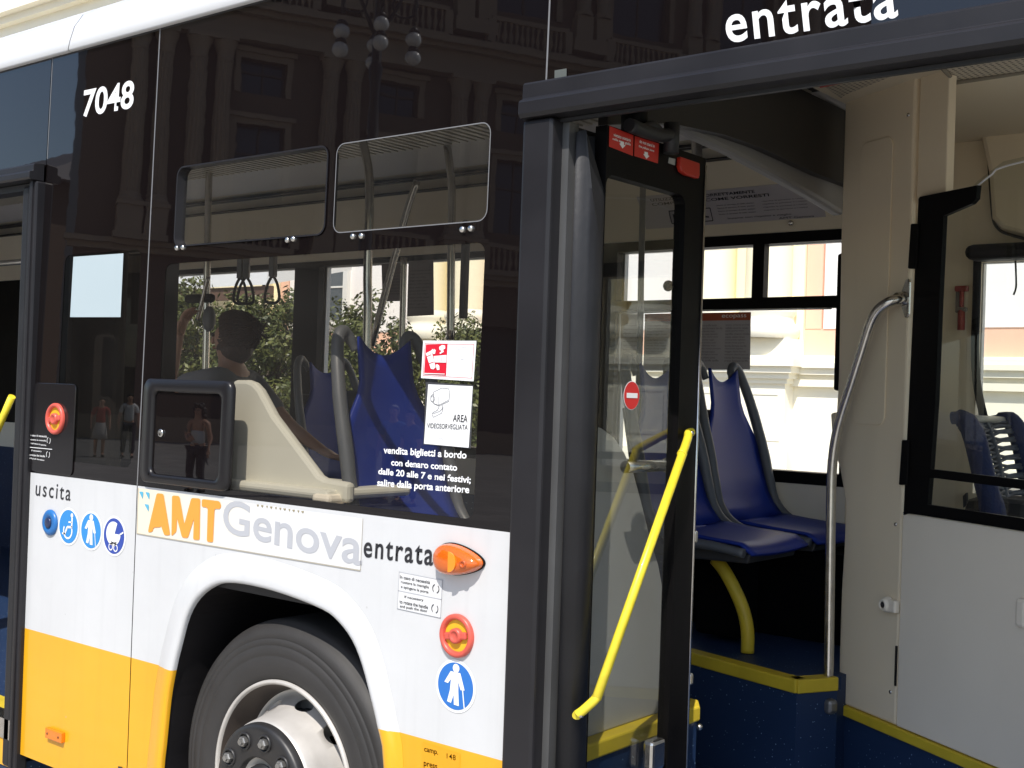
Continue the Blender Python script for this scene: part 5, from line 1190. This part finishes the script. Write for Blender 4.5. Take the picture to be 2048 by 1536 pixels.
for gx in groups:
    blk(bmC, gx-1.5, gx+1.6, YP-.35, YP+.4, 0, .5); blk(bmC, gx-1.35, gx+1.45, YP-.25, YP+.4, .5, 2.1)
    for k in range(2):                            # sunk panels on the pedestal: raised frame bars
        c = gx-.7+k*1.5
        for a in ((c-.55,c-.47,.7,1.9),(c+.47,c+.55,.7,1.9),(c-.47,c+.47,.7,.78),(c-.47,c+.47,1.82,1.9)): box(bmC, (a[0], YP-.27, a[2]), (a[1], YP-.25, a[3]))
    for i, (z0, z1, o) in enumerate(((2.1,2.22,.33),(2.22,2.36,.42),(2.36,2.52,.52),(2.52,2.7,.62),(2.7,2.78,.55))): blk(bmC, gx-1.1-o, gx+1.2+o, YP-o, YP+.4, z0, z1)
    blk(bmC, gx-1.5, gx+1.6, YP-.4, YP+.4, 2.78, 3.2)
    for c in (gx-.72, gx+.82):
        M_ = Matrix.Translation((c, YP-.05, 0))
        lathe(bmC, [(.72,3.2),(.78,3.28),(.80,3.42),(.76,3.54),(.66,3.58),(.64,3.74),(.70,3.82),(.70,3.94),(.64,4.0),(.60,4.08)], 40, M_)
        prof = [(.58,4.08),(.57,8),(.50,14.2)]
        lathe(bmS, prof, 20, M_)
        lathe(bmC, [(.50,14.2),(.56,14.3),(.50,14.4),(.56,14.7),(.72,15.3),(.80,15.5),(.80,15.7)], 32, M_)
    blk(bmS, gx-1.5, gx+1.6, YP+.32, YP+.5, 3.2, 15.6)
bmP = BM(); blk(bmP, -75, 22, YP+.41, YP+.5, 2.8, 3.47)
for gx in groups:
    for a in (gx-2.0, gx+1.62): blk(bmP, a, a+.42, YP+.395, YP+.5, 3.47, 15.4)
obj('peach_band', bmP, M_pp, pal)
for gx in groups:                                 # window bay to the right of each group
    x0, x1 = gx+2.1, gx+7.8
    blk(bmW, x0, x1, YP+.38, YP+.5, 3.47, 8.3); blk(bmW, x0, x1, YP+.38, YP+.5, 9.0, 13.2); blk(bmW, x0, x1, YP+.38, YP+.5, 13.9, 15.4)
    for wx in (x0+1.3,):
        w0, w1 = wx, wx+1.5
        for z0, z1 in ((3.9, 7.4), (9.4, 12.4)):
            box(bmG, (w0, YP+.33, z0), (w1, YP+.375, z1))
            for a in ((w0-.2,w0,z0-.1,z1+.2),(w1,w1+.2,z0-.1,z1+.2),(w0,w1,z1,z1+.2),(w0-.3,w1+.3,z0-.25,z0-.1),(w0-.35,w1+.35,z1+.4,z1+.55)): box(bmF, (a[0], YP+.22, a[2]), (a[1], YP+.40, a[3]))
            for a in ((w0+.71,w0+.79,z0,z1),(w0,w1,z0+(z1-z0)*.3,z0+(z1-z0)*.3+.06),(w0,w1,z0+(z1-z0)*.65,z0+(z1-z0)*.65+.06)): box(bmF, (a[0], YP+.30, a[2]), (a[1], YP+.345, a[3]))
    for k in range(8):                            # painted garlands above
        a0 = gx+2.4+k*.7; q = Matrix.Translation((a0, YP+.36, 14.6)) @ Matrix.Rotation(R(90), 4, 'X'); lathe(bmD, [(.26,.0),(.30,.03),(.22,.05),(.12,.03),(.0005,.02)], 16, q)
for z0, z1, o in ((15.6,16.0,.5),(16.0,17.0,.35),(17.0,17.3,.7),(17.3,17.7,1.1),(8.35,8.6,.1),(8.6,8.95,-.05)): blk(bmC, -75, 22, YP-o+.3, YP+.5, z0, z1)
obj('column_base', bmC, M_pc, pal); obj('column', bmS, M_pl, pal); obj('wall_panel', bmW, M_pw, pal); obj('window_surround', bmF, M_pwf, pal); obj('window', bmG, M_wing, pal); obj('ornament', bmD, M_pp, pal)
bm = BM(); K = 0
for x in [v*.45-75 for v in range(214)]: lathe(bm, [(.10,17.8),(.10,17.9),(.06,18.0),(.13,18.3),(.07,18.6),(.10,18.7)], 10, Matrix.Translation((x, YP-.4, 0)))
blk(bm, -75, 22, YP-.6, YP-.2, 17.7, 17.8); blk(bm, -75, 22, YP-.65, YP-.15, 18.7, 18.95); obj('balustrade', bm, M_pc, pal)

# white awning before the palace
aw = thing('awning', 'long white awning with a brown valance in front of the palace', 'awning', (-32, 22, 0))
bm = BM(); ngon_prism(bm, [Vector((-40, y, z)) for y, z in ((20.5,4.55),(20.5,5.0),(23.8,5.75),(23.8,5.3))], (12.4,0,0)); obj('awning_cloth', bm, mat('awning_white', (.82,.84,.88), .7, var=.04), aw)
bm = BM(); blk(bm, -40, -27.6, 20.6, 20.75, 4.15, 4.53); obj('valance', bm, mat('valance_brown', (.12,.07,.05), .7), aw)
for x in (-39.6, -33.8, -28.0):
    bm = BM(); tube(bm, [(x,20.7,0),(x,20.7,4.6)], .05, 10, smooth=0); obj('awning_post', bm, M_grey, aw)

# ---- clipped trees along the pavement
M_leaf = bpy.data.materials.new('tree_leaf'); M_leaf.use_nodes = True; n = M_leaf.node_tree.nodes; l = M_leaf.node_tree.links; p = n['Principled BSDF']
oi = n.new('ShaderNodeTexCoord'); no = n.new('ShaderNodeTexNoise'); no.inputs['Scale'].default_value = 7; no.inputs['Detail'].default_value = 4; l.new(oi.outputs['Object'], no.inputs['Vector'])
rp = n.new('ShaderNodeValToRGB'); rp.color_ramp.elements[0].position = .35; rp.color_ramp.elements[0].color = (.034,.05,.011,1); rp.color_ramp.elements[1].position = .68; rp.color_ramp.elements[1].color = (.15,.16,.042,1); l.new(no.outputs[0], rp.inputs[0]); l.new(rp.outputs[0], p.inputs['Base Color']); p.inputs['Roughness'].default_value = .42
M_bark = mat('bark', (.08,.06,.045), .9, var=.3, vscale=20, bump=.01)
def make_tree(loc, seed, label):
    rnd = random.Random(seed); rt = thing('tree', label, 'tree', loc, 'clipped trees between the bus and the palace', world=False)
    bm = BM(); tube(bm, [(0,0,0),(.02,.01,.5),(0,.03,1.0),(.03,0,1.6)], [.10,.085,.07,.05], 10)
    tips = []
    for k in range(9):
        a = 2*PI*k/9+rnd.uniform(-.2,.2); e = rnd.uniform(.3,.8); tip = (math.cos(a)*e, math.sin(a)*e, rnd.uniform(1.4,2.6)); tube(bm, [(0,.02,rnd.uniform(.8,1.4)), (tip[0]*.5, tip[1]*.5, tip[2]*.8), tip], [.045,.03,.015], 7)
    obj('trunk', bm, M_bark, rt)
    bm = BM(); clumps = []
    for k in range(95):
        while True:
            v = Vector((rnd.uniform(-1,1), rnd.uniform(-1,1), rnd.uniform(-1,1)))
            if .35 < v.length < 1: break
        clumps.append((Vector((v.x*.88, v.y*.88, 1.85+v.z*1.12)), rnd.uniform(.16,.30)))
    for c, r in clumps:
        for _ in range(150):
            v = Vector((rnd.gauss(0,1), rnd.gauss(0,1), rnd.gauss(0,1))).normalized()*r*rnd.uniform(.55,1.08)
            q = c+v; s_ = rnd.uniform(.020,.038); nn = (v.normalized()+Vector((rnd.uniform(-.9,.9), rnd.uniform(-.9,.9), rnd.uniform(-.4,1.1)))).normalized()
            a = nn.orthogonal().normalized(); a = (Matrix.Rotation(rnd.uniform(0,6.28), 3, nn) @ a); b = nn.cross(a)
            vs = [bm.verts.new(q+a*s_*1.5), bm.verts.new(q+b*s_*.7), bm.verts.new(q-a*s_*1.5), bm.verts.new(q-b*s_*.7)]; bm.faces.new(vs)
    obj('crown', bm, M_leaf, rt, norm=False); return rt
t1 = make_tree((-13.95, 9.2, .13), 1, 'widest bushy dark green tree, behind the standing passenger'); t1.scale = (1.05,1.05,.98)
t2 = make_tree((-11.75, 9.0, .13), 2, 'bushy green tree behind the sunlit blue seat, lower than its neighbour'); t2.scale = (.92,.92,.88)
def tree_copy(src, loc, sc, rz, label):
    c = copy_tree(src, None, loc); c.scale = sc; c.rotation_euler.z = rz; c['label'] = label; return c
tree_copy(t1, (-9.35, 9.0, .13), (.75,.75,.80), 2.0, 'small green tree beside the white window, rightmost of the row')
tree_copy(t2, (-16.0, 9.3, .13), (.95,.95,1.02), 1.2, 'green tree left of the raised arm, behind a steel pole')
tree_copy(t1, (-20.6, 9.2, .13), (1.0,1.0,.95), 4.0, 'green tree glimpsed through the pane under the pale blue paper')
tree_copy(t2, (-10.55, 9.6, .13), (.62,.62,.80), .6, 'narrow green tree behind the white stickers')

# ---- shaded palace on the other side of the square (mirrored in the black glass)
A_ = R(29); E1 = Vector((math.sin(A_), -math.cos(A_), 0)); EN = Vector((math.cos(A_), math.sin(A_), 0)); Q0 = Vector((-43.9, -24.0, 0))
MF = Matrix((-E1, -EN, Vector((0,0,1)))).transposed().to_4x4()                             # local -x along the front, -y outwards
def oobj(name, bm, m_, par):
    bmesh.ops.scale(bm, vec=(-1,1,1), verts=bm.verts); return obj(name, bm, m_, par)
M_st = mat('grey_brown_stone', (.14,.098,.070), .85, var=.12, vscale=.7); M_st2 = mat('pale_stone', (.31,.24,.17), .85, var=.1, vscale=.9); M_wd = mat('dark_pane', (.03,.045,.07), .08); M_gl = mat('dark_frame_paint', (.06,.05,.045), .6)
op = bpy.data.objects.new('stone_palace', None); COL.objects.link(op); op.location = Q0; op['label'] = 'shaded stone palace with giant columns, mirrored in the black bus glass'; op['category'] = 'building'; op.rotation_euler = MF.to_euler()
holes = []
T_W = [7.0, 12.9, 18.7, 24.6, 30.5]              # window axes
T_C = [1.95, 2.95, 4.3, 5.3, 9.8, 10.8, 15.6, 16.6, 21.4, 22.4, 27.3, 28.3, 33.1, 34.1]
for t in T_W: holes += [(t-1.05,t+1.05,10.2,13.6), (t-.95,t+.95,14.9,16.35), (t-1.5,t+1.5,20.4,26.0), (t-1.3,t+1.3,0,5.9)]
bm = BM(); wall_cells(bm, 0, 38, 0, 31, holes, 0, .6); oobj('wall', bm, M_st, op)
bm = BM(); blk(bm, 0, 38, .6, 12, 0, 31); oobj('inner_block', bm, M_gl, op)
for t in T_W:
    for z0, z1, hw in ((10.2,13.6,1.05),(14.9,16.35,.95),(20.4,26.0,1.5)):
        bm = BM(); box(bm, (t-hw, .42, z0), (t+hw, .47, z1)); wn = oobj('window', bm, M_wd, op)
        bm = BM(); box(bm, (t-.05,.36,z0), (t+.05,.42,z1)); box(bm, (t-hw,.36,z0+(z1-z0)*.62), (t+hw,.42,z0+(z1-z0)*.62+.1))
        for s_ in (-1, 1): box(bm, (t+s_*hw-(.1 if s_ > 0 else 0), .34, z0), (t+s_*hw+(0 if s_ > 0 else .1), .42, z1))
        oobj('window_frame', bm, M_gl, wn)
        bm = BM(); box(bm, (t-hw-.25,-.08,z0-.02), (t-hw,.0,z1+.25)); box(bm, (t+hw,-.08,z0-.02), (t+hw+.25,.0,z1+.25)); box(bm, (t-hw,-.08,z1), (t+hw,.0,z1+.25)); box(bm, (t-hw-.4,-.2,z1+.25), (t+hw+.4,.0,z1+.45)); oobj('window_surround', bm, M_st2, wn)
    bm = BM()
    for zb, hw in ((8.4,1.6),(18.7,1.9)):
        box(bm, (t-hw,-.75,zb-.25), (t+hw,0,zb)); box(bm, (t-hw,-.75,zb+1.0), (t+hw,-.45,zb+1.2))
        for s_ in (-1, 1): box(bm, (t+s_*hw-.18,-.76,zb), (t+s_*hw+.18,-.40,zb+1.05))
        k = -hw+.4
        while k < hw-.3: lathe(bm, [(.07,zb),(.05,zb+.1),(.11,zb+.35),(.05,zb+.7),(.08,zb+1.0)], 8, Matrix.Translation((t+k,-.6,0))); k += .28
    oobj('balcony', bm, M_st2, op)
for t in T_C:
    bm = BM(); box(bm, (t-.55,-.95,8.15), (t+.55,0,8.4)); box(bm, (t-.45,-.85,8.4), (t+.45,0,9.5)); box(bm, (t-.52,-.92,9.5), (t+.52,0,9.68))
    M_ = Matrix.Translation((t,-.40,0)); lathe(bm, [(.47,9.68),(.48,9.78),(.44,9.86),(.40,9.9),(.42,9.98),(.38,10.05)], 24, M_)
    rg = []                                        # fluted shaft
    for z, r in ((10.05,.37),(11.5,.37),(13,.355),(15.9,.31)):
        rg.append([bm.verts.new((t+math.cos(2*PI*k/48)*r*(1 if k % 4 < 2 else .90), -.40+math.sin(2*PI*k/48)*r*(1 if k % 4 < 2 else .90), z)) for k in range(48)])
    for a, b in zip(rg, rg[1:]):
        for k in range(48): bm.faces.new((a[k], a[(k+1)%48], b[(k+1)%48], b[k]))
    lathe(bm, [(.31,15.9),(.34,15.98),(.31,16.05),(.36,16.3),(.46,16.6),(.50,16.75)], 20, M_); box(bm, (t-.5,-.9,16.75), (t+.5,0,16.95))
    box(bm, (t-.5,-.75,19.0), (t+.5,0,19.6)); box(bm, (t-.4,-.65,19.6), (t+.4,0,20.7)); lathe(bm, [(.42,20.7),(.44,20.8),(.38,20.95),(.34,21),(.30,26.5),(.45,27)], 20, M_)
    oobj('column', bm, M_st2, op)
bm = BM()
for z0, z1, o in ((0,1.0,.25),(7.7,7.95,.35),(7.95,8.15,.6),(16.95,17.4,.7),(17.4,18.0,.55),(18.0,18.2,.9),(18.2,18.5,1.2),(27,27.8,.7),(27.8,28.2,1.2),(28.2,28.5,1.6)): box(bm, (-.2-o*.3,-o,z0), (38,0,z1))
for k in range(8): z = 1.0+.84*k; box(bm, (0,-.10,z+.06), (38,0,z+.80)) if 0 else None
oobj('cornice', bm, M_st2, op)
# a lower house further off, where the sky ends
fh = thing('corner_house', 'small hipped-roof house mirrored at the edge of the middle door', 'building', (-78,-44,0))
bm = BM(); blk(bm, -86, -71, -52, -38, 0, 15.5); obj('wall', bm, M_st, fh)
bm = BM(); v = [Vector(p_) for p_ in ((-87,-53,15.5),(-70,-53,15.5),(-70,-37,15.5),(-87,-37,15.5),(-81,-45,19.5),(-76,-45,19.5))]
for f in ((0,1,5,4),(1,2,5),(2,3,4,5),(3,0,4),(3,2,1,0)): face(bm, [v[i] for i in f])
obj('roof', bm, mat('slate', (.16,.15,.15), .7), fh)
for x in (-84.5,-81.5,-78.5,-75.5,-72.5):
    for z in (3,7,11):
        bm = BM(); blk(bm, x-.7, x+.7, -38.02, -37.9, z, z+2.4); obj('window', bm, M_wd, fh)

# ---- cast-iron lamp standard on the square
lp_ = thing('street_lamp', 'cast-iron lamp standard with paired white globes, mirrored in the black glass', 'street lamp', (-15.15,-12.2,0), world=False)
M_iron = mat('cast_iron', (.018,.017,.016), .45, var=.3); M_globe = mat('opal_globe', (.62,.60,.57), .18, coat=.4)
bm = BM(); lathe(bm, [(.55,0),(.55,.25),(.42,.35),(.40,.9),(.30,1.0),(.22,1.1),(.20,1.5),(.26,1.6),(.17,1.8),(.14,3.4),(.17,3.5),(.11,3.6),(.085,6.0),(.14,6.1),(.16,6.25),(.10,6.4),(.075,7.0),(.13,7.6),(.09,7.7),(.06,9.3),(.10,9.4),(.02,9.9)], 20); obj('post', bm, M_iron, lp_)
for k in range(4):
    a = R(39+90*k); d = Vector((math.cos(a), math.sin(a), 0)); 
    bm = BM(); tube(bm, [d*.06+Vector((0,0,8.2)), d*.45+Vector((0,0,9.0)), d*.52+Vector((0,0,9.15)), d*.62+Vector((0,0,8.95)), d*.63+Vector((0,0,8.5))], .035, 10)
    tube(bm, [d*(.45+.22*math.cos(t))+Vector((0,0,8.75+.22*math.sin(t))) for t in [i*.5 for i in range(12)]], .02, 8); am = obj('arm', bm, M_iron, lp_)
    for z in (8.18, 7.86):
        bm = BM(); sphere(bm, d*.63+Vector((0,0,z)), .135, 24, 16); obj('globe', bm, M_globe, lp_)
        bm = BM(); lathe(bm, [(.08,z+.12),(.10,z+.14),(.05,z+.2)], 16, Matrix.Translation(d*.63)); obj('globe_cap', bm, M_iron, lp_)
bm = BM(); bbox(bm, (-.55,-.25,5.2), (-.10,.2,5.9), .04, 2); obj('lantern_box', bm, M_iron, lp_)
